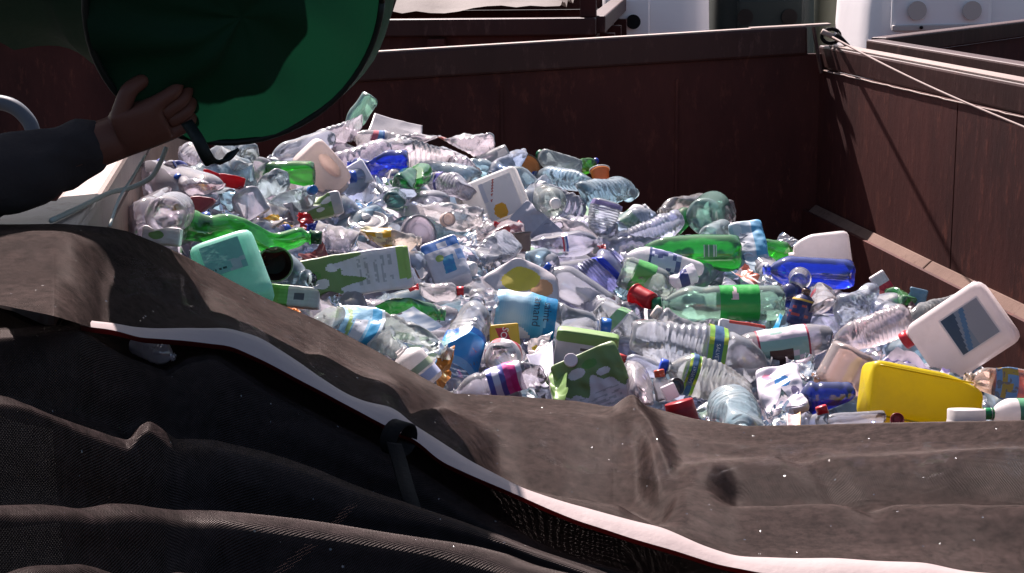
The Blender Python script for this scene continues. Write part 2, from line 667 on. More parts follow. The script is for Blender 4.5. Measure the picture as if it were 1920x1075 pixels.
La, Lb = L1 + ldir * ((2.08 - L1[1]) / ldir[1]), L1 + ldir * ((1.66 - L1[1]) / ldir[1])
m.beam(La + (-.10, 0, .004), Lb + (-.10, 0, .004), 0.19, 0.012, top=True)
m.obj('rim_plate', 'pale_rim', cont, bevel=0.003)
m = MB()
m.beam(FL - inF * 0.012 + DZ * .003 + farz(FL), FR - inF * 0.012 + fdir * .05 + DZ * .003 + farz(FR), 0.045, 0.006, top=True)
m.obj('worn_strip', 'pale_rim', cont)  # added bright strip painting the thin sunlit line along the far rim
m = MB()
P = [FR + rdir * t + inR * 0.0005 + DZ * (-0.078 + 0.0006 * math.sin(t * 37) + 0.0005 * math.sin(t * 91)) for t in np.linspace(0.03, Ls, 120)]
m.tube(P, 0.0022, 6)
m.obj('weld_bead', 'pale_rim', cont, True)
# ledge along the right wall
for i, (s0, s1) in enumerate([(0.02, 0.93), (0.935, 1.9), (1.905, 3.0), (3.005, Ls - .02)]):
    m = MB()
    c = inR * 0.026 + DZ * (-LEDGE + 0.002)
    m.beam(FR + rdir * s0 + c, FR + rdir * s1 + c + DZ * 0.004 * (i % 2), 0.05, 0.05, up=(DZ * 0.75 + inR * 0.66), top=True)
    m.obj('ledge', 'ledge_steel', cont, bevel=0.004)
# corner gusset and open end of the far rim
m = MB()
q = FR + fdir * 0.03 - inF * 0.0
m.beam(q + DZ * 0.056 + inF * .034, FR + rdir * 0.05 + DZ * -0.085 + inR * .012, 0.006, 0.03, up=inF)
m.obj('gusset', 'rim_steel', cont)
m = MB()
m.beam(FR + fdir * 0.22 - inF * 0.02 + DZ * 0.007 + farz(FR + fdir * .22), FR - fdir * 0.03 - inF * 0.02 + DZ * 0.007 + farz(FR), 0.05, 0.006, top=True)
m.obj('rim_plate', 'pale_rim', cont)
# far wall ribs, vertical, faint
for t in (0.45, 1.0, 1.5):
    m = MB()
    p = FR + fdir * t + inF * 0.004
    m.beam(p + DZ * -0.1, p + DZ * -1.05, 0.008, 0.008, up=inF)
    m.obj('weld_seam', 'rust_steel', cont)
for dx in (0.2, 1.6):
    for yy in (0.9, 4.4):
        m = MB()
        c = np.array([NL[0] + dx, yy, 0])
        m.beam(c + DZ * 0.001, c + DZ * 0.19, 0.12, 0.25, up=(0, 1, 0))
        m.obj('skid', 'rust_steel', cont)


def other_container(name, label, corners, top, bot, rimw=0.07, rimh=0.07, ribs=0):
    """open steel box from four plan corners (ring order)"""
    t = thing(name, label, 'container')
    c = [np.array(p) for p in corners]
    mid = sum(c) / 4
    for i in range(4):
        a, b = c[i].copy(), c[(i + 1) % 4].copy()
        d = (b - a) / np.linalg.norm(b - a)
        nn = np.array([d[1], -d[0], 0])
        if nn @ (mid - a) < 0:
            nn = -nn
        m = MB()
        a0, b0 = a * [1, 1, 0] + DZ * bot, b * [1, 1, 0] + DZ * bot
        a1, b1 = a * [1, 1, 0] + DZ * (top - rimh), b * [1, 1, 0] + DZ * (top - rimh)
        m.hexa([a0, b0, b0 + nn * .012, a0 + nn * .012, a1, b1, b1 + nn * .012, a1 + nn * .012])
        m.obj('side_wall', 'rust_steel', t)
        m = MB()
        m.beam(a1 + DZ * (rimh + 0.0015 * i) + d * rimw * .5 * (i % 2), b1 + DZ * (rimh + 0.0015 * i) - d * rimw * .5 * (i % 2), rimw, rimh, top=True)
        m.obj('rim', 'rim_steel', t, bevel=0.006)
        for k in range(ribs):
            p = a + (b - a) * (k + .5) / ribs
            m = MB()
            m.beam(p * [1, 1, 0] + DZ * (bot + .02) - nn * .03, p * [1, 1, 0] + DZ * (top - rimh - .01) - nn * .03, 0.07, 0.06, up=nn)
            m.obj('rib', 'rust_steel', t)
    m = MB()
    q = [p * [1, 1, 0] + DZ * (bot + .001) for p in c]
    m.hexa([p - DZ * .05 for p in q] + q)
    m.obj('floor_plate', 'rust_steel', t)
    return t


# container behind the far wall, under a grey sheet
B0 = onz(1118, 33, RIM + 0.02)
B1 = onz(0, 42, RIM + 0.02)
bd = (B1 - B0) / np.linalg.norm(B1 - B0)
bn = np.array([-bd[1], bd[0], 0])
bn = bn if bn[1] > 0 else -bn
other_container('waste_container', 'dark maroon container under a grey sheet behind the far wall', [B0, B0 + bd * 5.2, B0 + bd * 5.2 + bn * 2.3, B0 + bn * 2.3], RIM + 0.02, 0.15, ribs=4)
pb = MB()
pb.beam(B0 + bd * 0.035 + bn * 0.045, B0 + bd * 0.035 + bn * 0.045 + DZ * 0.42, 0.065, 0.06, up=bn)
o = pb.obj('corner_post', 'rust_steel', bevel=0.004)
tag(o, 'short dark steel post standing on the corner of the maroon container', 'post')
# the grey sheet lying over its load
rg = np.random.RandomState(3)
nu, nv = 70, 26
V, U = [], []
for j in range(nv + 1):
    for i in range(nu + 1):
        a, b = i / nu, j / nv
        p = B0 + bd * (0.16 + a * 4.2) + bn * (0.12 + b * 1.9)
        hump = 0.03 + 0.34 * math.sin(min(1, b * 1.5) * math.pi / 2) * min(1, (a + 0.02) * 4.5)
        V.append(p + DZ * hump)
        U.append((a * 4, b * 2))
V = np.array(V)
V[:, 2] += 0.018 * snoise(V * [1.0, 2.6, 1], 5, 1.3, 4) + 0.02 * np.abs(snoise(V * [0.5, 3, 1], 8, 1.1, 2))
F = [(j * (nu + 1) + i, j * (nu + 1) + i + 1, (j + 1) * (nu + 1) + i + 1, (j + 1) * (nu + 1) + i) for j in range(nv) for i in range(nu)]
o = mesh_obj('cover_sheet', V, F, 'cover_sheet', uv=U)
tag(o, 'pale grey crumpled sheet covering the load of the container behind', 'cover')

# container beyond the right wall
K0 = rim(1640, 74)
K1 = rim(1920, 119)
kd = (K1 - K0) / np.linalg.norm(K1 - K0)
K2 = rim(1920, 40)
ke = (K2 - K0) / np.linalg.norm(K2 - K0)
other_container('waste_container', 'empty rusty container standing beyond the right wall', [K0, K0 + kd * 4.0, K0 + kd * 4.0 + ke * 2.4, K0 + ke * 2.4], RIM + 0.0, 0.15, rimw=0.06, rimh=0.06)


# recycling banks at the back
def bank(name, label, px0, px1, d, depth, mat, h=1.75, slant=0.12, round_=0.06):
    """moulded recycling igloo: body narrowing upwards with rounded corners, on a plinth"""
    t = thing(name, label, 'recycling bank')
    a, b = pt(px0, 40, d), pt(px1, 40, d)
    a[2] = b[2] = 0
    x = (b - a)
    w = np.linalg.norm(x)
    x /= w
    y = np.array([-x[1], x[0], 0])
    c = (a + b) / 2 + y * depth / 2
    zs = [0.02, 0.05, 0.35, 1.0, 1.3, h - 0.16, h - 0.05, h]
    V, F, n = [], [], 32
    for z in zs:
        k = 1 - slant * max(0, z - 0.35) / h - (0.0 if z < h - .1 else (0.10 if z < h - .01 else 0.3))
        for i in range(n):
            th = 2 * math.pi * i / n
            e = 7
            r = (abs(math.cos(th)) ** e + abs(math.sin(th)) ** e) ** (-1 / e)
            V.append(c + x * (w / 2 * k * r * math.cos(th)) + y * (depth / 2 * k * r * math.sin(th)) + DZ * z)
    for j in range(len(zs) - 1):
        for i in range(n):
            F.append((j * n + i, j * n + (i + 1) % n, (j + 1) * n + (i + 1) % n, (j + 1) * n + i))
    F.append(tuple((len(zs) - 1) * n + i for i in range(n)))
    F.append(tuple(range(n))[::-1])
    mesh_obj('body', V, F, mat, t, True)
    return t, c, x, y, w


def bank_disc(t, name, c, x, y, r, z0, mat, th=0.02, n=24, push=0.0):
    p = np.array(c) - y * push
    V = [p + r * (x * math.cos(2 * math.pi * i / n) + DZ * math.sin(2 * math.pi * i / n)) + DZ * 0 for i in range(n)]
    V2 = [v - y * th for v in V]
    F = [tuple(range(n)), tuple(range(n, 2 * n))[::-1]] + [(i, (i + 1) % n, n + (i + 1) % n, n + i) for i in range(n)]
    mesh_obj(name, V + V2, F, mat, t, False)


D1 = 8.3
t, c, x, y, w = bank('recycling_bank', 'white recycling bank with one round black hole behind the container', 1128, 1345, D1, 1.0, 'bank_white')
fp = pt(1187, 41, D1 - 0.03)
bank_disc(t, 'drop_hole', fp, x, y, 0.038, 0, 'hole_black', 0.012, push=0.01)
for i, n_ in enumerate((1, 0)):
    pass
m = MB()
pf = pt(1182, 42, D1 - 0.005)
m.beam(pf - x * 0.10 - y * 0.005, pf + x * 0.10 - y * 0.005, 0.02, 0.24, up=(0, 0, 1))
m.obj('hole_plate', 'bank_white', t, bevel=0.008)
D2 = 8.9
t, c, x, y, w = bank('recycling_bank', 'dark grey recycling bank between the two white ones', 1338, 1545, D2, 1.0, 'bank_dark')
m = MB()
pf = pt(1445, 30, D2 - 0.02)
m.beam(pf - x * 0.19, pf + x * 0.19, 0.05, 0.20)
m.obj('slot_panel', 'bank_dark', t, bevel=0.02)
for px in (1397, 1480):
    bank_disc(t, 'drop_hole', pt(px, 32, D2 - 0.05), x, y, 0.045, 0, 'hole_black', 0.008)
t, c, x, y, w = bank('recycling_bank', 'olive green recycling bank partly behind the white one', 1528, 1690, 9.6, 1.0, 'bank_olive')
D4 = 7.6
t, c, x, y, w = bank('recycling_bank', 'large white recycling bank with slot panel and two blank discs', 1628, 2080, D4, 1.2, 'bank_white')
m = MB()
pf = pt(1765, 20, D4 - 0.02)
m.beam(pf - x * 0.24, pf + x * 0.24, 0.05, 0.20)
m.obj('slot_panel', 'bank_white', t, bevel=0.02)
for px in (1719, 1822):
    bank_disc(t, 'blank_disc', pt(px, 20, D4 - 0.06), x, y, 0.045, 0, 'bank_disc', 0.012)
m = MB()
pf = pt(1770, 52, D4 - 0.03)
m.beam(pf - x * 0.25, pf + x * 0.25, 0.03, 0.03)
m.obj('panel_lip', 'bank_disc', t, bevel=0.006)
for px in (1727, 1806):
    bank_disc(t, 'bolt', pt(px, 52, D4 - 0.05), x, y, 0.008, 0, 'hole_black', 0.01)

# steel cable from the corner hook
hk = FR + DZ * 0.03 + np.array([0.02, -0.05, 0])
m = MB()
e = pt(2000, 271, 2.9)
pts = [hk + (e - hk) * t + DZ * (-0.012 * math.sin(math.pi * t)) for t in np.linspace(0, 1, 24)]
m.tube(pts, [0.0034 - 0.0014 * k / 23 for k in range(24)], 8)
o = m.obj('steel_cable', 'cable', smooth=True)
tag(o, 'taut steel cable running from the far corner hook along the right wall', 'cable')
hkt = thing('cable_shackle', 'small dark shackle hooking the cable to the container corner', 'shackle')
m = MB()
m.tube([hk + np.array([0.028 * math.cos(a), -0.01, 0.022 * math.sin(a) + 0.0]) for a in np.linspace(0, 2 * math.pi, 18)], 0.006, 8)
m.obj('ring', 'strap', hkt, True)
m = MB()
m.tube([hk + np.array([-0.03, -0.02, .015]), hk + np.array([0.03, -0.02, -0.012])], 0.009, 8)
m.obj('bolt', 'pale_rim', hkt, True)
m = MB()
m.tube([hk + np.array([0.012, -0.03, .005]), hk + np.array([0.05, -0.035, -0.03])], [0.011, 0.007], 8)
m.obj('clamp', 'strap', hkt, True)


# ------------------------------------------------------------------ things in the heap
def frame(base, top, roll=0.0, face=None):
    z = top - base
    L = np.linalg.norm(z)
    z = z / L
    tocam = CAM - (base + top) / 2
    tocam = tocam / np.linalg.norm(tocam)
    y = tocam + np.array([0, 0, 0.15]) if face is None else np.array(face, float)
    y = y - z * (y @ z)
    if np.linalg.norm(y) < 0.05:
        y = np.array([0, 0, 1.0]) - z * z[2]
    y /= np.linalg.norm(y)
    x = np.cross(y, z)
    if roll:
        y, x = y * math.cos(roll) + x * math.sin(roll), x * math.cos(roll) - y * math.sin(roll)
    M = Matrix(((x[0], y[0], z[0], base[0]), (x[1], y[1], z[1], base[1]), (x[2], y[2], z[2], base[2]), (0, 0, 0, 1)))
    return M, L


def place(x1, y1, x2, y2, w, aspect=None, near=0.0, dz=None, roll=0.0, face=None, flip=1):
    """(x1,y1) is the cap end, (x2,y2) the base end; w the width, all in the photo's pixels. The length in depth follows from
    the proportions of the thing, the far end being the higher one unless flip is -1"""
    xm, ym = (x1 + x2) / 2, (y1 + y2) / 2
    d = float(hdep(xm, ym)) - near
    R = w / 2 * d / FPX
    lp = math.hypot(x1 - x2, y1 - y2) * d / FPX
    if dz is None:
        dz = 0.0
        if aspect:
            L = aspect * 2 * R
            if L > lp:
                dz = math.sqrt(L * L - lp * lp)
        s = 1 if y1 < y2 else -1
        dz *= s * flip
    top, base = pt(x1, y1, d + dz / 2), pt(x2, y2, d - dz / 2)
    M, L = frame(base, top, roll, face)
    return M, L, R


def dents(L, R, n, depth, seed, bend=0.0, flat=1.0, wr=0.0):
    rg = np.random.RandomState(seed)
    pl = []
    for k in range(n):
        ph, al = rg.rand() * 6.283, (rg.rand() - 0.5) * 1.3
        nn = np.array([math.cos(ph) * math.cos(al), math.sin(ph) * math.cos(al), math.sin(al)])
        pl.append((nn, np.array([0, 0, L * (0.08 + 0.6 * rg.rand())]), R * (1.0 - depth * (0.35 + 0.65 * rg.rand()))))
    bx, by = bend * (rg.rand() - .5) * 2, bend * (rg.rand() - .5) * 2
    s1, s2 = rg.randint(9999), rg.randint(9999)

    def f(V):
        V = np.array(V, float)
        V[:, 1] *= flat
        t = np.clip(V[:, 2] / L, 0, 1)
        fade = np.clip((0.86 - t) / 0.15, 0, 1)
        for nn, c, off in pl:
            e = (V - c) @ nn - off
            e = np.where(e > 0, e, 0) * fade
            V -= np.outer(e * 0.85, nn)
        if wr:
            a = snoise(V, s1, 1.6 / R * 0.25, 3) * wr * R * fade
            rr = np.stack([V[:, 0], V[:, 1], 0 * V[:, 2]], -1)
            ln = np.linalg.norm(rr, axis=1)[:, None] + 1e-6
            V += rr / ln * a[:, None]
            V += (np.stack([snoise(V, s2, .5 / R, 2), snoise(V, s2 + 1, .5 / R, 2), 0 * t], -1)) * (wr * R * 0.35 * fade)[:, None]
        V[:, 0] += bx * L * (t ** 2)
        V[:, 1] += by * L * (t ** 2)
        return V
    return f


def ringtube(rings, n, ends=(True, True)):
    """rings of (z, a, b, e, ox, oy, petal): superellipse cross-sections; returns vertices, faces and (ang,z) of faces"""
    V, F, I = [], [], []
    for (z, a, b, e, ox, oy, pe) in rings:
        for i in range(n):
            th = 2 * math.pi * (i + 0.5) / n
            c, s = math.cos(th), math.sin(th)
            r = 1.0 if e == 2 else (abs(c) ** e + abs(s) ** e) ** (-1 / e)
            k = 1 - pe * (0.5 + 0.5 * math.cos(5 * th)) if pe else 1.0
            V.append((a * c * r * k + ox, b * s * r * k + oy, z))
    for j in range(len(rings) - 1):
        for i in range(n):
            F.append((j * n + i, j * n + (i + 1) % n, (j + 1) * n + (i + 1) % n, (j + 1) * n + i))
            I.append((i, j))
    for k, en in enumerate(ends):
        if en:
            b = 0 if k == 0 else (len(rings) - 1) * n
            r = rings[0 if k == 0 else -1]
            V.append((r[4], r[5], r[0]))
            ci = len(V) - 1
            for i in range(n):
                f = (b + i, b + (i + 1) % n, ci)
                F.append(f if k else f[::-1])
                I.append((i, -1 if k == 0 else len(rings)))
    return V, F, I


def bottle_prof(kind, ribs=9):
    """(t, radius, petal) from base to mouth"""
    P = [(0.035, 0.30, 0), (0.012, 0.55, .25), (0.0, 0.74, .32), (0.012, 0.90, .20), (0.04, 0.97, .10), (0.075, 1.0, .03)]
    if kind == 'W':
        ts = np.linspace(0.10, 0.66, ribs * 4 + 1)
        P += [(t, 1.0 - 0.08 * (0.5 - 0.5 * math.cos((t - 0.10) / 0.56 * ribs * 6.2832)), 0) for t in ts]
    elif kind == 'V':                     # waisted soda bottle
        ts = np.linspace(0.10, 0.66, 22)
        P += [(t, 1.0 - 0.10 * math.exp(-((t - 0.62) / 0.05) ** 2) - 0.04 * math.exp(-((t - .2) / .04) ** 2), 0) for t in ts]
    else:
        ts = np.linspace(0.10, 0.64, 18)
        P += [(t, 1.0, 0) for t in ts]
    e0 = 0.67 if kind != 'V' else 0.68
    for t in np.linspace(0.0, 1.0, 9)[1:]:
        P.append((e0 + (0.90 - e0) * t, 0.31 + 0.69 * (math.cos(t * math.pi / 2) ** (0.8 if kind != 'V' else 0.9)) if t < 1 else 0.31, 0))
    P += [(0.925, 0.30, 0), (0.928, 0.40, 0), (0.936, 0.40, 0), (0.94, 0.30, 0), (0.985, 0.30, 0)]
    return P


CATS = {}


def crush(o):
    return o


NITEM = [0]


def bottle(label, x1, y1, x2, y2, w, kind='W', color=(0.93, 0.935, 1.0), cap=None, mat=None, dent=(3, 0.4), wr=0.03, flat=1.0, bend=0.0,
           bands=(), aspect=3.4, near=0.0, dz=None, roll=0.0, ribs=9, name='plastic_bottle', cat='bottle', group=None, flip=1, liquid=None, texts=(), n=28, face=None):
    NITEM[0] += 1
    seed = NITEM[0] * 7 + 3
    M, L, R = place(x1, y1, x2, y2, w, aspect, near, dz, roll, face, flip)
    t = thing(name, label, cat, Matrix(M), group)
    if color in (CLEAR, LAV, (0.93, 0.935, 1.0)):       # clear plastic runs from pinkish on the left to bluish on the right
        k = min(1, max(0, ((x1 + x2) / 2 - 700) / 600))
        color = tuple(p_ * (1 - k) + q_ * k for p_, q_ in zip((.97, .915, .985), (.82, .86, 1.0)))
    fn = dents(L, R, dent[0], dent[1], seed, bend, flat, wr)
    V, F, I = ringtube([(p * L, r * R, r * R, 2, 0, 0, pe) for p, r, pe in bottle_prof(kind, ribs)], n, (True, False))
    if mat is None:
        mat = 'pet_crinkle' if wr > 0.05 else 'pet_smooth'
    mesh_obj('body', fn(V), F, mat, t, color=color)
    tip = fn(np.array([[0, 0, L * 0.99], [0, 0, L * .9]]))[0]
    if cap:
        rc = max(R * 0.37, 0.009)
        h = max(0.055 * L, 0.011)
        V, F, I = ringtube([(-h * .9, rc, rc, 2, 0, 0, 0), (h * .25, rc, rc, 2, 0, 0, 0), (h * .4, rc * .9, rc * .9, 2, 0, 0, 0)], 24)
        V = np.array(V)
        k = np.arange(len(V)) % 2
        V[:, :2] *= (1 - 0.05 * k)[:, None]
        mesh_obj('cap', V + tip, F, 'hard_plastic', t, color=cap)
    lb = t
    for bd_ in bands:
        lb = label_band(t, fn, L, R, kind, ribs, *bd_)
    if liquid:
        V, F, I = ringtube([(p * L, r * R * .96, r * R * .96 * .8, 2, 0, -R * .16, 0) for p, r in ((.05, .8), (.08, .98), (.62, .98), (.75, .8))], 24)
        mesh_obj('liquid', fn(V), F, 'pet_milky', t, color=liquid)
    for s_, t0, a0, size, col, mode in texts:
        text_wrap(lb, fn, L, R, s_, t0, a0, size, col, mode)
    return t


def label_band(t, fn, L, R, kind, ribs, t0, t1, colf, pn='label_band', off=1.012, arc=None):
    nu, nv = (110, 26) if callable(colf) else (48, 12)
    V, F, cols = [], [], []
    a0, a1 = (-math.pi, math.pi) if arc is None else arc
    for j in range(nv + 1):
        z = (t0 + (t1 - t0) * j / nv) * L
        r = 1.0
        if t1 > 0.66:
            pr = bottle_prof(kind, ribs)
            r = np.interp(z / L, [p[0] for p in pr[3:]], [p[1] for p in pr[3:]])
        for i in range(nu + 1):
            th = math.pi / 2 + a0 + (a1 - a0) * i / nu
            V.append((R * r * off * math.cos(th), R * r * off * math.sin(th), z))
    for j in range(nv):
        for i in range(nu):
            F.append((j * (nu + 1) + i, j * (nu + 1) + i + 1, (j + 1) * (nu + 1) + i + 1, (j + 1) * (nu + 1) + i))
            ang = (a0 + (a1 - a0) * (i + .5) / nu)
            cols.append(colf(ang / math.pi * 2, (j + .5) / nv) if callable(colf) else colf)
    return mesh_obj(pn, fn(V), F, 'print', t, cols=cols)


def text_geo(s, size):
    cu = bpy.data.curves.new('lettering', 'FONT')
    cu.body = s
    cu.size = size
    cu.align_x = 'CENTER'
    cu.align_y = 'CENTER'
    cu.resolution_u = 3
    o = bpy.data.objects.new('lettering', cu)
    COL.objects.link(o)
    bpy.context.view_layer.update()
    me = o.to_mesh()
    V = np.array([v.co[:] for v in me.vertices])
    F = [tuple(p.vertices) for p in me.polygons]
    o.to_mesh_clear()
    bpy.data.objects.remove(o)
    bpy.data.curves.remove(cu)
    return V, F


def text_wrap(t, fn, L, R, s, t0, a0, size, col, mode='around'):
    V, F = text_geo(s, size * R)
    if mode == 'around':
        th = math.pi / 2 + a0 + V[:, 0] / R
        z = t0 * L + V[:, 1]
    else:                                   # along the axis
        th = math.pi / 2 + a0 - V[:, 1] / R
        z = t0 * L + V[:, 0]
    W = np.stack([R * 1.03 * np.cos(th), R * 1.03 * np.sin(th), z], -1)
    mesh_obj('lettering', fn(W), F, 'ink', t, False, color=col)


def text_flat(t, s, cx, cz, y, size, col, ang=0.0, fn=None):
    V, F = text_geo(s, size)
    ca, sa = math.cos(ang), math.sin(ang)
    # seen from +y with z up, x runs to the left of the reader
    W = np.stack([cx - (V[:, 0] * ca - V[:, 1] * sa), np.full(len(V), y), cz + V[:, 0] * sa + V[:, 1] * ca], -1)
    if fn is not None:
        W = fn(W)
        W[:, 1] = np.maximum(W[:, 1], y) + 0.0008
    mesh_obj('lettering', W, F, 'ink', t, False, color=col)


def boxy(label, x1, y1, x2, y2, w, thick=0.5, e=8, mat='card_print', colf=(0.8, 0.8, 0.8), color=None, aspect=None, near=0.0, dz=None, roll=0.0, dent=(2, .25), wr=0.02,
         taper=0.0, neck=None, cap=None, handle=None, name='drink_carton', cat='carton', spout=None, panel=None, flat=1.0, texts=(), bulge=0.0, face=None, flip=1, gable=False, endr=0.04, bend=0.0, group=None, seams=(), cut=None):
    """rounded box lying along its axis: cartons, canisters, jugs, pouches"""
    NITEM[0] += 1
    seed = NITEM[0] * 7 + 5
    M, L, R = place(x1, y1, x2, y2, w, aspect, near, dz, roll, face, flip)
    t = thing(name, label, cat, Matrix(M), group)
    a, b = R, R * thick
    fn0 = dents(L, max(a, b) * 1.15, dent[0], dent[1], seed, bend, flat, 0)
    s1 = seed * 3

    def fn(V):
        V = fn0(V)
        if wr:
            V[:, 1] += wr * R * snoise(V, s1, .45 / R, 3)
            V[:, 0] += wr * R * .5 * snoise(V, s1 + 1, .4 / R, 2)
        return V
    body = 0.90 if neck else 1.0
    rings = []
    er = endr
    for k in range(5):
        q = k / 4 * math.pi / 2
        rings.append((L * er * (1 - math.sin(q)) * 1.0, 1 - er * 2.5 * (1 - math.sin(q)) ** 1.5 if False else 1 - er * 3 * (1 - math.sin(q)), 0))
    rings = [(0.0, 1 - er * 3.2), (L * er * .3, 1 - er * 1.4), (L * er, 1 - er * .3), (L * er * 1.8, 1.0)]
    zz = np.linspace(er * 2.6, body - er * 2.6, 26) * L
    rings += [(z, 1.0) for z in zz]
    rings += [(L * (body - er * 1.8), 1.0), (L * (body - er), 1 - er * .3), (L * (body - er * .3), 1 - er * 1.4), (L * body, 1 - er * 3.2)]
    R3 = []
    for z, k in rings:
        tt = z / L
        kk = k * (1 - taper * max(0, (tt - 0.55) / 0.45) ** 1.5)
        bb = b * k * (1 + bulge * math.sin(min(1, max(0, tt)) * math.pi))
        if gable:
            bb *= 1 - 0.93 * max(0, (tt - 0.80) / 0.20)
        R3.append((z, a * kk, max(bb, 0.0015), e, 0, 0, 0))
    n = 48
    V, F, I = ringtube(R3, n)
    V = np.array(V)
    cols = None
    if color is None:
        cc = [V[list(f)].mean(0) for f in F]
        cols = []
        for c in cc:
            u, v = c[0] / a, c[2] / L
            front = c[1] > b * 0.6 or (thick < .3 and c[1] > 0)
            cols.append(colf(-u, v, front) if callable(colf) else colf)
    if callable(colf) and color is None:
        q = 60
        P, Fp, cp = [], [], []
        inner = .985
        zz = np.linspace(L * er, L * (body - er), q + 1)
        for zv in zz:
            ka, kb = np.interp(zv, [r[0] for r in R3], [r[1] for r in R3]), np.interp(zv, [r[0] for r in R3], [r[2] for r in R3])
            for i in range(q + 1):
                u = (-1 + 2 * i / q) * .93
                yy = kb * max(0.0, 1 - abs(u) ** e) ** (1 / e)
                P.append((-u * ka, yy + .0012, zv))
        for j in range(q):
            for i in range(q):
                Fp.append((j * (q + 1) + i, (j + 1) * (q + 1) + i, (j + 1) * (q + 1) + i + 1, j * (q + 1) + i + 1))
                cp.append(colf((-1 + 2 * (i + .5) / q) * .93, zz[j] / L, True))
        mesh_obj('printed_face', fn(P), Fp, mat, t, cols=cp)
    bo = mesh_obj('body', fn(V), F, mat, t, cols=cols, color=color)
    if cut:
        cx, cv, rx, rz, yc, dy = cut            # oval hollow pressed into (or through) the body
        Vc, Fc, _ = ringtube([(cv * L - rz * L * math.cos(q), rx * a * math.sin(q), dy * b * max(.5, math.sin(q)), 2, cx * a, yc * b, 0) for q in np.linspace(.05, 3.09, 14)], 24)
        co = mesh_obj('cutter', Vc, Fc, mat, t)
        md = bo.modifiers.new('cut', 'BOOLEAN')
        md.operation = 'DIFFERENCE'
        md.object = co
        bpy.context.view_layer.update()
        me = bpy.data.meshes.new_from_object(bo.evaluated_get(bpy.context.evaluated_depsgraph_get()))
        bo.modifiers.clear()
        bo.data = me
        bpy.data.objects.remove(co)
    for (sx, sy, v0, v1, sr) in seams:          # moulded beads
        m = MB()
        m.tube([(sx * a, sy * b, zq * L) for zq in np.linspace(v0, v1, 12)], sr * a, 8)
        m.obj('moulded_rib', mat, bo, True, color=color)
    if neck:
        nx, nr = neck
        nx *= a
        nr *= a
        rr = [(L * (body - .03), nr * 1.15, nr * 1.15, 2, nx, 0, 0), (L * (body + .02), nr, nr, 2, nx, 0, 0), (L * .985, nr, nr, 2, nx, 0, 0), (L * .985, nr * .8, nr * .8, 2, nx, 0, 0), (L * (body + .01), nr * .8, nr * .8, 2, nx, 0, 0)]
        V, F, I = ringtube(rr, 24, (False, True))
        mesh_obj('neck', V, F, mat, t, color=color if color else (.8, .8, .8))
        if cap:
            V, F, I = ringtube([(L * (body + .025), nr * 1.3, nr * 1.3, 2, nx, 0, 0), (L * 1.0, nr * 1.3, nr * 1.3, 2, nx, 0, 0), (L * 1.012, nr * 1.15, nr * 1.15, 2, nx, 0, 0)], 28)
            V = np.array(V)
            V[:, :2] = (V[:, :2] - [nx, 0]) * (1 - .04 * (np.arange(len(V)) % 2))[:, None] + [nx, 0]
            mesh_obj('cap', V, F, 'hard_plastic', t, color=cap)
    if handle:
        u0, v0, v1, hr = handle             # a grip bar standing off the side, ends rooted in the body
        hx = u0 * a
        P = spline([(hx * .86, 0, v0 * L), (hx * 1.22, 0, (v0 * .75 + v1 * .25) * L), (hx * 1.26, 0, (v0 * .3 + v1 * .7) * L), (hx * .80, 0, v1 * L)], 6)
        m = MB()
        m.tube(P, hr * a, 12)
        m.obj('handle', mat, t, True, color=color)
    if spout:
        u0, v0, r0, sc = spout
        m = MB()
        p = fn(np.array([[-u0 * a, b, v0 * L]]))[0]
        m.tube([p + (0, -.002, 0), p + (0, .012, 0)], r0 * a, 20)
        m.obj('cap', 'hard_plastic', t, False, color=sc, bevel=0.0015)
    if panel:
        u0, u1, v0, v1, pc = panel
        nu, nv = 30, 30
        V, F, cols = [], [], []
        for j in range(nv + 1):
            for i in range(nu + 1):
                V.append((-(u0 + (u1 - u0) * i / nu) * a, b * 1.0, (v0 + (v1 - v0) * j / nv) * L))
        for j in range(nv):
            for i in range(nu):
                F.append((j * (nu + 1) + i, j * (nu + 1) + i + 1, (j + 1) * (nu + 1) + i + 1, (j + 1) * (nu + 1) + i))
                cols.append(pc((i + .5) / nu, (j + .5) / nv) if callable(pc) else pc)
        V = fn(V)
        V[:, 1] += 0.0025 + bulge * b * 0.9
        mesh_obj('label_panel', V, [f[::-1] for f in F], 'print', t, cols=cols)
    for s_, u0, v0, size, col, ang in texts:
        text_flat(t, s_, -u0 * a, v0 * L, b * (1 + bulge) + 0.0045, size * a, col, ang, None)
    return t


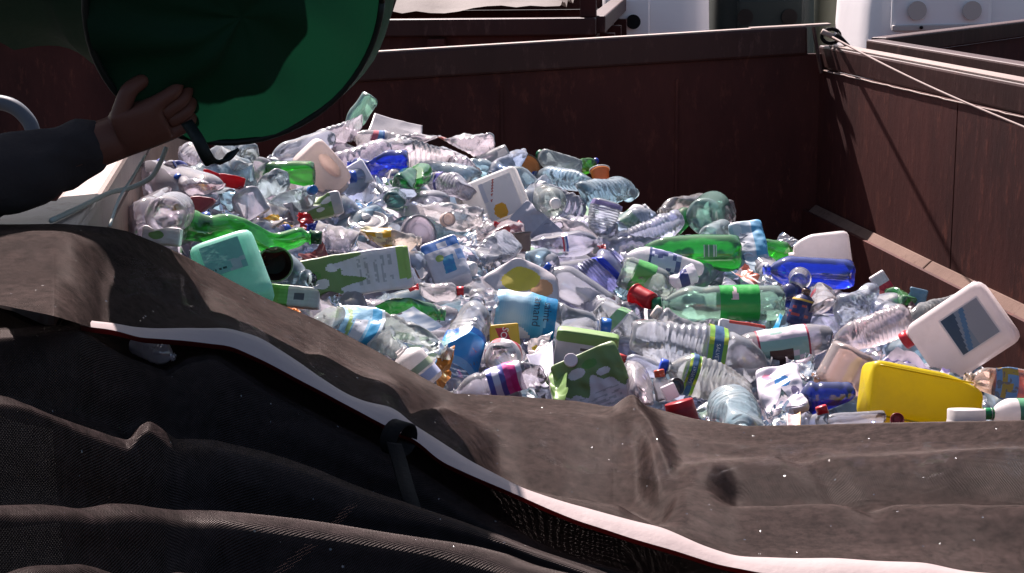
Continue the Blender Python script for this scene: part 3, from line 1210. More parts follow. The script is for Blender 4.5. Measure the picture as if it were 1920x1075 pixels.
def tub(label, x1, y1, x2, y2, w, taper=0.8, color=(.8, .8, .8), mat='hdpe', near=0.0, dz=None, aspect=0.8, inner=None, rimc=None, lid=None, name='plastic_tub', cat='tub', dent=(1, .15), flip=1, ridges=0, group=None, dome=0.0):
    """open pot: (x1,y1) is the mouth, (x2,y2) the bottom"""
    NITEM[0] += 1
    M, L, R = place(x1, y1, x2, y2, w, aspect, near, dz, 0, None, flip)
    t = thing(name, label, cat, Matrix(M), group)
    fn = dents(L, R, dent[0], dent[1], NITEM[0] * 11, 0, 1, 0.01)
    out = [(0.0, taper * .55), (0.005, taper * .9), (.03, taper * .98)]
    if dome:
        fn = dents(L, R, 0, 0, NITEM[0] * 11, 0, 1, 0.01)
        out = [(.42 * (1 - math.cos(a_)), .99 * math.sin(a_)) for a_ in np.linspace(.08, 1.57, 9)]
        taper = .99
    k = 16 if ridges else 8
    for i in range(1, k):
        q = i / k
        out.append((.04 + .86 * q if not dome else .4 + .5 * q, (taper + (1 - taper) * q) * (1 + (0.02 if ridges and i % 2 else 0))))
    out += [(.92, 1.0), (.93, 1.07), (.985, 1.08), (1.0, 1.05), (.99, .99)]
    V, F, I = ringtube([(p * L, r * R, r * R, 2, 0, 0, 0) for p, r in out], 32, (True, False))
    mesh_obj('body', fn(V), F, mat, t, color=color)
    V, F, I = ringtube([(p * L, r * R, r * R, 2, 0, 0, 0) for p, r in ((.02, taper * .93), (.05, taper * .955), (.98, .975))], 32, (True, False))
    if mat == 'hdpe' or inner:
        mesh_obj('inside', fn(V), [f[::-1] for f in F], 'hdpe', t, color=inner or color)
    if rimc:
        V, F, I = ringtube([(p * L, r * R, r * R, 2, 0, 0, 0) for p, r in ((.925, 1.02), (.925, 1.1), (.99, 1.1), (1.005, 1.06))], 32, (False, False))
        mesh_obj('lip', fn(V), F, 'hard_plastic', t, color=rimc)
    if lid:
        V, F, I = ringtube([(p * L, r * R, r * R, 2, 0, 0, 0) for p, r in ((.93, 1.10), (1.01, 1.10), (1.03, 1.02), (1.02, .9))], 32)
        mesh_obj('lid', V, F, 'hard_plastic', t, color=lid)
    return t


def disc(label, px, py, w, h, color, mat='hdpe', near=0.0, name='jar_lid', cat='lid', tilt=0.0, ring=None, group=None):
    """round lid seen as an ellipse of w by h pixels"""
    NITEM[0] += 1
    d = float(hdep(px, py)) - near
    R = max(w, h) / 2 * d / FPX
    c = pt(px, py, d)
    v = CAM - c
    v /= np.linalg.norm(v)
    tl = math.acos(min(1, min(w, h) / max(w, h)))
    ax = (np.array([0, 0, 1.0]) if w >= h else np.array([1.0, 0, 0.2]))
    ax = ax - v * (ax @ v)
    ax /= np.linalg.norm(ax)
    nrm = v * math.cos(tl) + ax * math.sin(tl)
    M, L = frame(c - nrm * .006, c + nrm * .006)
    t = thing(name, label, cat, Matrix(M), group)
    pr = [(0, .97), (.006, 1.0), (.012, 1.0), (.015, .97), (.0155, .9), (.012, .86), (.011, .6), (.012, .55), (.013, .5), (.012, .1)]
    V, F, I = ringtube([(z, r * R, r * R, 2, 0, 0, 0) for z, r in pr], 40)
    fn = dents(.02, R, 0, 0, NITEM[0], 0, 1, 0)
    mesh_obj('disc', fn(V), F, mat, t, color=color)
    if ring:
        V, F, I = ringtube([(z, r * R, r * R, 2, 0, 0, 0) for z, r in ((.0158, .985), (.0175, .97), (.0175, .9), (.0158, .885))], 40, (False, False))
        mesh_obj('rim_ring', V, F, 'hard_plastic', t, color=ring)
    return t


def sheet(label, quad, color, mat='pet_film', near=0.0, crump=0.25, curl=0.1, name='plastic_film', cat='film', cols=None, deps=None, n=26, group=None, thick=0.0):
    """crumpled film or card spanning four photo points"""
    NITEM[0] += 1
    sd = NITEM[0] * 13
    q = []
    for i, (x, y) in enumerate(quad):
        dd = float(hdep(x, y)) * .5 + .5 * float(hdep(*np.mean(quad, axis=0))) - near
        if deps:
            dd += deps[i]
        q.append(pt(x, y, dd))
    q = np.array(q)
    c = q.mean(0)
    size = np.linalg.norm(q[0] - q[2]) * .5 + np.linalg.norm(q[1] - q[3]) * .5
    nrm = np.cross(q[1] - q[0], q[3] - q[0])
    nrm /= np.linalg.norm(nrm)
    V, F, cc = [], [], []
    for j in range(n + 1):
        for i in range(n + 1):
            a, b = i / n, j / n
            V.append(q[0] * (1 - a) * (1 - b) + q[1] * a * (1 - b) + q[2] * a * b + q[3] * (1 - a) * b)
    V = np.array(V)
    uu = np.tile(np.linspace(-1, 1, n + 1), n + 1)
    h = crump * size * 0.22 * (np.abs(snoise(V, sd, 1.1 / size, 3)) - 0.5)
    V += np.outer(h + curl * size * (1 - uu ** 2), nrm)
    V += crump * size * 0.10 * np.stack([snoise(V, sd + k, 1.2 / size, 2) for k in (1, 2, 3)], -1)
    for j in range(n):
        for i in range(n):
            F.append((j * (n + 1) + i, j * (n + 1) + i + 1, (j + 1) * (n + 1) + i + 1, (j + 1) * (n + 1) + i))
            if cols:
                cc.append(cols((i + .5) / n, (j + .5) / n))
    o = mesh_obj(name, V - c, F, mat, None, cols=cc or None, color=color)
    o.location = c
    if thick:
        s = o.modifiers.new('thickness', 'SOLIDIFY')
        s.thickness = thick
    tag(o, label, cat, group)
    return o


# colours
CLEAR, LAV, AQUA, PINK = (.93, .935, 1.0), (.87, .885, 1.0), (.70, .89, .98), (.99, .91, .96)
GREEN, PALEG, BLUE, NAVY = (.13, .64, .16), (.55, .84, .70), (.05, .12, .78), (.03, .05, .36)
WHITE, RED, CYAN = (.82, .80, .79), (.55, .02, .03), (.05, .38, .72)
BLUECAP, GCAP = (.02, .09, .42), (.01, .13, .05)


def rnd(u, v, s=0):
    x = math.sin(u * 127.1 + v * 311.7 + s * 74.7) * 43758.5453
    return x - math.floor(x)


def blob(u, v, cu, cv, ru, rv):
    return ((u - cu) / ru) ** 2 + ((v - cv) / rv) ** 2 < 1


def bio(u, v, front, seed=0):
    """green and white milk carton print"""
    g_, w_ = (.17, .27, .09), (.66, .63, .66)
    if not front:
        return w_ if v < .45 else g_
    e = .52 + .10 * math.sin(u * 5 + seed) + .05 * math.sin(u * 11 + 2)
    if v > e:
        if blob(u, v, -.35, .74, .26, .07) or blob(u, v, .35, .64, .2, .05):
            return (.72, .70, .70)
        if blob(u, v, .1, .8, .22, .06):
            return (.10, .26, .05)
        return g_
    if v < .10 and u > -.6:
        return (.30, .48, .12)
    if .14 < v < .46 and abs(u) < .62 and int((v - .14) / .032) % 2 == 0 and rnd(int(u * 9), int(v * 60), seed) > .35:
        return (.42, .42, .44)
    return w_


def amand(u, v):
    if blob(u, v, .95, .30, .55, .34) or blob(u, v, -.9, .3, .4, .3):
        return (.80, .82, .85)
    k = .5 + .5 * math.sin(v * 7.5 - .6 + .5 * u)
    if v > .84 - .10 * u * u:
        return (.01, .20, .42)
    return tuple(a * k + b * (1 - k) for a, b in zip((.48, .66, .76), (.06, .36, .58)))


def salv(u, v):
    if abs(v - .52) < .24:
        return (.05, .12, .24)
    return (.20, .42, .05) if rnd(int(u * 5), 1) > .4 else (.42, .50, .04)


def stripes(*cs):
    def f(u, v):
        return cs[min(len(cs) - 1, int(v * len(cs)))]
    return f


def mott(base, other, k=.7, fu=4, fv=6, s=0):
    def f(u, v, *a):
        return base if rnd(int((u + 2) * fu), int(v * fv), s) < k else other
    return f


B, X, T = bottle, boxy, tub
# ---- upper left, under the green bag
B('long ribbed clear bottle lying uphill beneath the green bag', 560, 278, 712, 226, 40, near=-.1)
sheet('grey flat tray flap poking out at the top of the heap', [(702, 213), (792, 236), (790, 258), (690, 246)], (.35, .33, .35), 'card_print', cols=lambda u, v: (.34, .32, .34), crump=.03, curl=.02, name='tray_flap', cat='tray', near=-.1, thick=.002)
B('green tinted bottle standing on end against the green bag edge', 648, 252, 697, 180, 36, 'S', PALEG, aspect=None, near=-.06, wr=.04)
B('long milky ribbed bottle with blue neck label at the top of the heap', 648, 250, 856, 320, 62, color=(.95, .90, .92), mat='pet_milky', cap=(.75, .68, .62), bands=[(.70, .80, stripes((.04, .10, .30), (.10, .22, .40), (.5, .12, .15)))], wr=.02, ribs=11)
B('crushed clear bottle with sparkling base and torn red label on the crest', 755, 258, 928, 276, 50, mat='pet_film', color=PINK, dent=(6, .6), wr=.10, bands=[(.55, .7, mott((.75, .72, .72), (.6, .12, .08), .6))])
B('crumpled bright clear bottle lying just below the crest', 770, 285, 900, 318, 44, mat='pet_film', color=PINK, dent=(6, .6), wr=.12, near=.04)
T('grey translucent cup lying on the crest of the heap', 902, 314, 955, 286, 46, mat='pet_milky', color=(.6, .6, .62), name='plastic_cup', cat='cup', near=.03)
B('bluish bottle with flared shoulder beside the tan lid', 918, 330, 980, 300, 46, 'S', (.70, .78, .95), wr=.05, near=.05)
disc('tan round lid with dark edge print standing upright on the crest', 986, 320, 52, 62, (.40, .22, .08), name='tan_lid', ring=(.10, .06, .03), near=-.02)
B('ribbed aqua bottle with blue cap pointing left below the crest', 998, 328, 1110, 342, 42, color=AQUA, cap=BLUECAP, near=.05, wr=.02)
B('domed grey bottle with green cap on the crest', 1012, 290, 1076, 318, 52, 'S', (.72, .80, .80), cap=GCAP, mat='pet_milky', near=-.05, wr=.01, aspect=2)
B('small lime green bottle with dark blue cap on the crest', 1118, 302, 1068, 324, 32, 'S', (.20, .62, .10), cap=NAVY, near=-.08, wr=.01, aspect=2.2)
T('small orange tub with white lip at the far edge of the heap', 1124, 318, 1128, 344, 36, color=(.60, .26, .10), rimc=(.8, .76, .72), near=-.08)
B('large ribbed aqua bottle lying with its round base forward', 1192, 362, 1082, 372, 64, color=AQUA, wr=.03, near=.02)
B('clear bottle pointing its white cap at the viewer', 1042, 382, 1020, 372, 56, 'S', (.84, .92, .88), cap=(.82, .78, .76), wr=.01, near=.08, dz=-.2, dent=(0, 0))
B('narrow clear bottle neck tucked beside the sun labelled canister', 990, 350, 1022, 364, 26, 'S', LAV, near=.03)
X('white canister with yellow sun label tilted on the heap', 866, 398, 980, 352, 88, .62, 9, 'hdpe', color=WHITE, near=.10, dz=.02, name='canister', cat='canister', wr=.006, dent=(0, 0), endr=.035,
  panel=(-.96, .72, .08, .60, lambda u, v: (.72, .36, .02) if blob(u, v, .18, .62, .2, .2) and v < .82 else ((.45, .12, .10) if abs((u * .5 + v) - 1.02) < .025 and u > .45 and rnd(int(u * 26), 2) > .3 else ((.60, .60, .66) if v > .85 and u > .5 else (.78, .74, .73)))),
  neck=(-.45, .22), cap=(.7, .66, .62))
X('folded plain grey card leaning beside the sun canister', 972, 392, 1040, 452, 50, .05, 10, colf=lambda u, v, f: (.42, .42, .48) if v > .42 else (.33, .33, .40), near=.12, name='folded_card', cat='card', wr=.03, dz=.05)
sheet('crumpled red wrapper below the sun canister', [(925, 416), (972, 414), (978, 434), (940, 432)], RED, 'hdpe', near=.12, crump=.5, name='wrapper', cat='wrapper')
T('clear dome tray upside down near the middle of the heap', 806, 398, 806, 356, 76, mat='pet_smooth', color=CLEAR, dome=1, near=.05, aspect=None, name='dome_tray', cat='tray')
B('big sunlit clear bottle crushed flat with a round moulded disc', 745, 405, 905, 418, 100, 'S', (.96, .92, .93), mat='pet_film', dent=(7, .6), wr=.14, flat=.6, near=.08, aspect=None, n=40)
disc('small round pale cap seal lying on the big crushed bottle', 838, 412, 24, 27, (.72, .62, .58), near=.17, name='cap_seal', ring=(.4, .32, .30))
disc('large translucent lid standing on edge beside the yellow labelled bottle', 784, 442, 62, 78, (.60, .55, .62), 'pet_milky', near=.08, name='tub_lid')
disc('clear shallow lid lying flat above the yellow labelled bottle', 690, 420, 78, 36, (.85, .82, .84), 'pet_milky', near=.06, name='tub_lid')
B('crushed clear bottle with yellow label near the middle', 792, 452, 666, 452, 54, 'S', (.97, .88, .80), mat='pet_film', dent=(6, .55), wr=.10, near=.14, bands=[(.06, .55, mott((.72, .42, .03), (.80, .70, .42), .6, 3, 4))], aspect=None)
sheet('crinkled clear film with blue print at the centre left', [(655, 380), (712, 368), (735, 402), (665, 410)], CLEAR, near=.08, crump=.5)
sheet('blue printed scrap of film among clear wrappers', [(660, 374), (700, 380), (712, 392), (668, 388)], None, 'print', near=.12, crump=.35, cols=mott((.75, .74, .78), (.16, .34, .62), .6, 5, 5), name='printed_film')
X('opened green and white carton with folded grey flap at the upper left', 640, 378, 500, 414, 44, .5, 9, colf=lambda u, v, f: (.45, .42, .44) if v > .88 else bio(u, v * .9, f, 2), near=.12, wr=.05, dent=(3, .3))
sheet('bright red crumpled foil beside the opened carton', [(556, 402), (572, 392), (590, 412), (570, 432)], RED, 'hdpe', near=.16, crump=.6, name='wrapper', cat='wrapper')
sheet('small dark blue wrapper under the red foil', [(572, 418), (592, 414), (594, 432), (580, 436)], NAVY, 'hdpe', near=.16, crump=.5, name='wrapper', cat='wrapper')
sheet('yellow and orange wrapper tucked above the long green bottle', [(478, 408), (520, 402), (548, 424), (500, 420)], None, 'print', near=.1, crump=.4, cols=mott((.66, .34, .03), (.74, .50, .10), .5), name='wrapper', cat='wrapper')
B('long crushed green bottle lying above the mint jug', 600, 446, 336, 428, 70, 'S', (.14, .66, .16), cap=(.004, .05, .015), dent=(6, .55), wr=.08, near=.2, aspect=None, mat='pet_smooth', roll=.8)
X('mint green jug with label panel half under the net', 462, 588, 414, 456, 124, .45, 6, 'hdpe', color=(.40, .80, .67), near=.22, dz=-.06, name='jug', cat='jug', wr=.004, dent=(0, 0), endr=.06,
  panel=(-.52, .70, .10, .52, lambda u, v: (.03, .10, .09) if .80 < v < .87 and .45 < u < .9 and rnd(int(u * 40), 1) > .35 else ((.40, .55, .55) if (v > .62 and u < .42 and rnd(int(u * 8), int(v * 9)) > .4) else (.22, .52, .46))),
  neck=(-.3, .25))
T('cup with dark maroon inside lying open beside the mint jug', 516, 496, 508, 486, 62, mat='hdpe', color=(.25, .45, .22), inner=(.045, .008, .012), rimc=(.35, .42, .40), dz=-.1, near=.10, name='yoghurt_cup', cat='cup')
sheet('brownish red torn packaging above the large milk carton', [(556, 482), (604, 456), (618, 474), (570, 492)], (.22, .05, .05), 'hdpe', near=.1, crump=.3, name='torn_packaging', cat='packaging')
X('large crushed green and white milk carton with white spout at centre left', 548, 532, 770, 498, 80, .36, 9, colf=lambda u, v, f: bio(u, v, f, 0), near=.16, wr=.05, dent=(3, .25), dz=.0, spout=(-.45, .84, .2, (.62, .58, .66)))
X('small green gable topped carton in front of the large milk carton', 505, 552, 600, 562, 40, .6, 8, colf=lambda u, v, f: (.20, .55, .10) if v > .62 else ((.12, .12, .14) if (.3 < v < .5 and abs(u) < .3) else (.66, .66, .60)), near=.2, gable=True, wr=.05)
sheet('scrap of orange wrapper by the edge of the net', [(538, 570), (560, 572), (568, 594), (545, 590)], (.72, .22, .02), 'hdpe', near=.12, crump=.4, name='wrapper', cat='wrapper')
# ---- left edge
B('clear bottle with star moulded base facing the viewer at the left edge', 336, 392, 309, 406, 76, 'W', LAV, wr=.02, near=.12, dz=.22, dent=(0, 0))
X('red and yellow paper carton wedged beside the star based bottle', 402, 376, 322, 398, 34, .7, 8, colf=lambda u, v, f: (.30, .03, .04) if v > .3 else (.65, .40, .04), near=.08, taper=.8, wr=.04)
B('clear bottle with navy label and cap against the left wall', 300, 306, 402, 364, 46, 'W', LAV, cap=NAVY, near=.05, bands=[(.62, .72, (.03, .04, .20))], wr=.05)
B('crushed clear bottle with bright blue cap below the navy capped one', 334, 334, 412, 378, 42, 'S', LAV, cap=BLUECAP, near=.12, wr=.08, dent=(5, .5))
X('flat red packet lying across the clear bottles on the left', 380, 328, 458, 346, 24, .3, 7, 'hdpe', color=RED, near=.15, wr=.05, name='packet', cat='packet')
B('clear rounded bottle below the black strap', 392, 288, 460, 322, 56, 'S', (.85, .90, .92), near=.05, wr=.03)
B('short clear bottle glinting under the hand', 340, 280, 398, 312, 46, 'W', LAV, near=.0, wr=.06)
B('clear bottle lying behind the hand strap', 400, 262, 470, 290, 44, 'W', (.8, .88, .9), near=.0, wr=.05)
B('bright green bottle lying level under the bag', 468, 328, 590, 326, 48, 'S', (.10, .56, .08), near=.06, wr=.02, aspect=None)
B('grey clear bottle partly under the bag bottom', 500, 302, 622, 262, 46, 'S', (.80, .82, .90), near=-.03, wr=.03)
X('cream milk jug with hollow hand grip and open round mouth', 644, 358, 572, 280, 70, .75, 5, 'hdpe', color=(.80, .70, .66), near=.12, dz=.04, name='milk_jug', cat='jug', neck=(.0, .40), wr=.004, dent=(0, 0), taper=.25, endr=.07, cut=(.30, .46, .34, .26, .9, 1.3))
X('pale square bottle with blue print beside the cream jug', 652, 340, 690, 318, 46, .8, 6, 'card_print', colf=lambda u, v, f: (.36, .45, .70) if f and blob(u, v, 0, .5, .5, .3) else (.70, .70, .78), near=.08, name='square_bottle', cat='bottle', wr=.03)
B('deep blue bottle with dark moulded base in the upper heap', 650, 310, 766, 306, 50, 'V', BLUE, near=.08, wr=.03, aspect=None, mat='pet_smooth', dent=(1, .2))
sheet('crumpled greyish pink film near the green bottles', [(690, 366), (712, 332), (738, 320), (748, 344)], PINK, 'pet_milky', near=.1, crump=.6)
B('half green bottle end beside the blue bottle', 800, 320, 770, 338, 44, 'S', GREEN, near=.07, dz=.14, wr=.02)
B('green bottle with round base towards the viewer below the blue bottle', 770, 330, 756, 348, 46, 'S', (.06, .48, .14), near=.12, dz=.16, wr=.02)
B('dark teal bottle base low between the film and the dome tray', 748, 368, 736, 378, 40, 'S', (.22, .45, .42), near=.1, dz=.12, wr=.02)
B('clear bottle with purple ring label left of the sun canister', 800, 334, 878, 354, 46, 'W', CLEAR, near=.06, bands=[(.52, .6, (.12, .10, .40))], wr=.06)
T('small beige cup behind the sun canister', 884, 322, 888, 344, 32, color=(.62, .46, .38), near=.02)
B('aqua clear bottle standing out left of the blue capped bottle', 478, 368, 528, 334, 46, 'S', (.80, .90, .94), near=.12, wr=.03, flip=-1, aspect=2)
B('clear bottle with flat blue cap facing the viewer in the upper left', 588, 356, 512, 394, 44, 'S', (.80, .90, .95), cap=(.01, .12, .38), near=.16, wr=.02, dz=-.18)
B('milky lavender bottle leaning below the red packet', 446, 350, 482, 408, 62, 'S', (.82, .80, .88), mat='pet_milky', near=.12, wr=.02, aspect=None)
sheet('lavender plastic bag piece behind the milky bottle', [(405, 352), (446, 350), (452, 396), (415, 398)], (.70, .66, .74), 'pet_milky', near=.08, crump=.3, name='plastic_bag', cat='bag')
X('white and green carton corner at the left end of the long green bottle', 268, 440, 340, 446, 34, .6, 8, colf=lambda u, v, f: (.22, .40, .12) if blob(u, v, 0, .62, .5, .2) else (.72, .68, .66), near=.15, wr=.03)
# ---- lower left, above the net
B('clear bottle with light blue label lying along the net edge', 852, 668, 586, 580, 82, 'W', (.90, .95, .94), near=.14, aspect=None, wr=.06, dent=(4, .4),
  bands=[(.14, .46, lambda u, v: (.62, .74, .82) if v > .92 else ((.04, .34, .62) if v > .68 else ((.28, .45, .16) if abs(v - .22 - .1 * u) < .05 else ((.62, .66, .74) if .3 < v < .6 and abs(u) < .4 else (.26, .52, .72)))))])
B('white pot with green band poking over the net edge', 748, 654, 806, 724, 68, 'S', (.80, .76, .75), mat='hdpe', near=.22, aspect=None, wr=.005, dent=(0, 0), bands=[(.35, .5, (.50, .58, .36)), (.1, .3, (.60, .62, .80))], name='plastic_pot', cat='pot')
B('dark green crumpled bottle behind the light blue labelled one', 838, 592, 650, 572, 70, 'S', (.07, .38, .10), near=.05, dent=(7, .5), wr=.12, aspect=None, mat='pet_crinkle')
sheet('stiff clear triangular tray lid over the dark green bottle', [(735, 592), (775, 574), (832, 612), (790, 624)], (.88, .93, .86), 'pet_smooth', near=.16, crump=.05, curl=.03, name='clear_tray', cat='tray')
sheet('clear green printed bag beside the light blue labelled bottle', [(735, 610), (848, 640), (815, 672), (745, 640)], (.62, .82, .62), 'pet_film', near=.2, crump=.35, name='plastic_bag', cat='bag')
B('ribbed clear bottle with broad blue label lying steeply', 898, 556, 846, 726, 78, 'W', (.84, .88, .96), near=.16, wr=.05, dent=(4, .4), aspect=3.2,
  bands=[(.10, .52, lambda u, v: (.02, .13, .42) if v > .86 else ((.05, .32, .70) if v > .18 else (.20, .50, .78)))], ribs=12)
sheet('orange brown wrapper edge between the blue labelled bottle and the net', [(812, 672), (846, 652), (850, 700), (822, 728)], (.60, .22, .04), 'hdpe', near=.14, crump=.4, name='wrapper', cat='wrapper')
B('clear bottle with saint amand label and blue cap in the centre', 1142, 614, 876, 578, 90, 'W', (.90, .92, .95), cap=(.015, .12, .42), near=.14, aspect=None, wr=.05, dent=(3, .3), bands=[(.20, .62, amand)],
  texts=[('saint', .555, -.15, .46, (.02, .05, .10), 'around'), ('amand', .485, -.10, .50, (.02, .05, .10), 'around')])
B('clear bottle with red and blue tag above the centre', 1132, 452, 990, 464, 50, 'S', LAV, near=.08, wr=.04, aspect=None, bands=[(.45, .52, stripes((.6, .06, .1), (.7, .7, .75), (.1, .2, .5)), 'label_band', 1.012, (-1.2, .9))])
B('ribbed clear bottle end beside the blue and white carton', 896, 508, 960, 444, 64, 'W', (.86, .88, .96), near=.1, wr=.06, dent=(5, .4), aspect=2.4)
X('blue and white juice carton standing on the heap', 822, 458, 852, 532, 72, .55, 10, colf=lambda u, v, f: (.02, .14, .46) if v > .72 and not (abs(u - .12) < .26 and .74 < v < .87) and v < .93 else ((.30, .42, .10) if blob(u, v, -.25, .52, .22, .08) else ((.05, .20 + .1 * rnd(int(u * 9), int(v * 14)), .48) if abs(u - .1 - (v - .3) * .3) < .30 and .14 < v < .52 else ((.12, .24, .50) if u > .62 and .35 < v < .6 else (.55, .56, .64)))), near=.1, dz=.05, wr=.02, dent=(1, .15))
B('crushed clear bottle with red cap in front of the blue carton', 866, 546, 786, 548, 42, 'S', (.90, .86, .88), cap=RED, near=.14, wr=.08, dent=(5, .5), aspect=None)
sheet('small red label scrap beside the large milk carton', [(765, 536), (784, 532), (786, 542), (768, 544)], RED, 'hdpe', near=.18, crump=.3, name='label_scrap', cat='scrap')
sheet('folded brown and white packaging strip beside the blue carton', [(752, 478), (772, 476), (802, 514), (784, 520)], None, 'print', near=.12, crump=.25, cols=lambda u, v: (.14, .05, .03) if u < .4 else (.75, .70, .70), name='packaging_strip', cat='packaging')
X('flattened white pouch with yellow fruit picture above the saint amand bottle', 972, 490, 976, 574, 145, .18, 3, colf=lambda u, v, f: (.60, .48, .05) if blob(u, v, .05, .52, .5, .28) else ((.60, .30, .14) if blob(u, v, .55, .28, .3, .2) else (.52, .48, .50)), near=.08, taper=.85, name='pouch', cat='pouch', wr=.05, dent=(0, 0), dz=.05)
B('cloudy bottle with dark blue cap right of the yellow pouch', 1022, 502, 1140, 584, 64, 'S', (.86, .86, .92), mat='pet_milky', cap=(.01, .06, .38), near=.12, wr=.01, aspect=None, dent=(1, .2))
B('short aqua bottle end beside the dark blue cap', 1034, 478, 986, 492, 38, 'S', AQUA, near=.12, wr=.02, aspect=2)
B('violet tinted bottle with blue top leaning right of centre', 1160, 474, 1088, 548, 98, 'W', (.52, .54, .88), near=.10, wr=.06, dent=(5, .4), aspect=None, bands=[(.60, .72, (.03, .06, .55))])
sheet('tiny red scrap by the violet bottle', [(1120, 458), (1134, 456), (1136, 468), (1124, 470)], RED, 'hdpe', near=.14, crump=.3, name='label_scrap', cat='scrap')
X('yellow packet with red nos banner below the saint amand label', 944, 608, 948, 654, 56, .3, 6, colf=lambda u, v, f: (.50, .02, .05) if f and abs(u + .05 + (v - .5) * .5) < .36 and .12 < v < .86 else ((.20, .36, .06) if v < .12 else (.68, .46, .04)), near=.20, name='packet', cat='packet', wr=.02, dent=(0, 0), texts=[('NOS', -.05, .5, .62, (.85, .82, .8), 1.2)])
B('clear bottle end with red and blue flecks below the yellow packet', 962, 654, 938, 672, 66, 'W', (.90, .86, .88), near=.16, dz=.2, wr=.03, bands=[(.1, .4, mott((.72, .66, .70), (.55, .08, .10), .75, 3, 3))])
B('clear bottle with pink and violet striped label by the net edge', 842, 744, 1020, 690, 60, 'W', (.90, .88, .95), near=.2, wr=.05, aspect=None, bands=[(.22, .58, stripes((.78, .74, .82), (.60, .04, .24), (.62, .08, .30), (.10, .10, .36), (.66, .66, .80), (.08, .10, .40)))])
sheet('plain grey lavender card between the carton and the striped bottle', [(985, 664), (1036, 640), (1040, 718), (1010, 722)], None, 'card_print', near=.1, crump=.05, cols=lambda u, v: (.42, .41, .50), name='card', cat='card', thick=.002)
sheet('twisted clear film with yellow corner under the saint amand bottle', [(985, 632), (1036, 622), (1030, 656), (992, 664)], None, 'print', near=.12, crump=.5, cols=mott((.76, .70, .70), (.62, .46, .05), .85, 4, 4), name='wrapper', cat='wrapper')
X('upright milk carton with green band behind the capped carton', 1104, 622, 1092, 706, 116, .3, 10, colf=lambda u, v, f: (.17, .30, .085) if v > .76 else ((.10, .08, .09) if f and .60 < v < .66 and -.35 < u < .1 and rnd(int(u * 20), 3) > .3 else (.56, .54, .58)), near=.16, dz=-.02, wr=.02, dent=(1, .2))
X('tilted green and white milk carton with round white cap by the net', 1090, 664, 1140, 778, 130, .3, 9, colf=lambda u, v, f: bio(u, v * .86 + .12, f, 1), near=.24, dz=.02, wr=.06, dent=(3, .3), spout=(-.35, .95, .2, (.78, .70, .74)))
sheet('crushed green carton side rolled up beside the capped carton', [(1024, 700), (1052, 672), (1066, 730), (1030, 748)], None, 'card_print', near=.26, crump=.35, curl=.25, cols=lambda u, v: (.17, .30, .085) if u > .2 else (.70, .62, .60), name='carton_scrap', cat='carton')
B('slim clear bottle with red cap right of the milk cartons', 1162, 672, 1246, 702, 36, 'S', LAV, cap=(.50, .05, .04), near=.2, wr=.03, aspect=None)
B('sparkling clear bottle with star base facing the viewer by the net', 1168, 696, 1216, 734, 62, 'W', PINK, near=.26, dz=.20, wr=.04, mat='pet_film')
B('clear bottle with green salvetat label and blue cap near the net', 1240, 686, 1412, 738, 78, 'W', (.90, .92, .92), cap=(.02, .07, .50), near=.26, wr=.04, aspect=None, dent=(2, .3), bands=[(.62, .74, salv)], texts=[('SALVETAT', .68, -.15, .2, (.7, .72, .72), 'around')])
B('small bottle with orange red cap in front of the blue cap', 1236, 698, 1246, 752, 32, 'S', (.7, .68, .72), cap=(.52, .07, .03), near=.32, wr=.02, aspect=None)
X('small white plastic cube by the net', 1250, 722, 1262, 748, 27, .9, 9, 'hdpe', color=(.70, .66, .70), near=.34, name='plastic_cube', cat='box', wr=.0, dent=(0, 0))
disc('dark grey cap leaning behind the small white cube', 1264, 726, 26, 34, (.05, .05, .06), 'hard_plastic', near=.31, name='dark_cap', cat='cap')
T('red dome shaped tub by the net edge', 1285, 800, 1272, 752, 58, color=(.48, .03, .04), dome=1, near=.28, aspect=None)
B('large ribbed clear bottle with green and blue salvetat label', 1462, 692, 1178, 640, 104, 'W', (.88, .90, .95), near=.16, aspect=None, wr=.06, dent=(5, .4), bands=[(.50, .62, salv)], texts=[('SALVETAT', .56, .1, .2, (.7, .72, .75), 'around')], ribs=12)
B('crumpled clear bottle with cream cap below the pale green bottle', 1228, 584, 1316, 644, 72, 'S', (.88, .88, .90), cap=(.72, .62, .55), near=.12, wr=.10, dent=(6, .5), aspect=None)
B('clear crushed bottle with green patch left of the cream cap', 1214, 644, 1128, 566, 64, 'S', (.88, .90, .92), near=.12, wr=.08, dent=(5, .5), aspect=None, bands=[(.25, .45, lambda u, v: (.75, .72, .72) if v > .85 else (.24, .48, .22), 'label_band', 1.012, (-1.4, 1.2))])
T('red cup lying beside the pale green bottle neck', 1190, 552, 1224, 566, 40, color=RED, near=.1, aspect=1.2, name='plastic_cup', cat='cup')
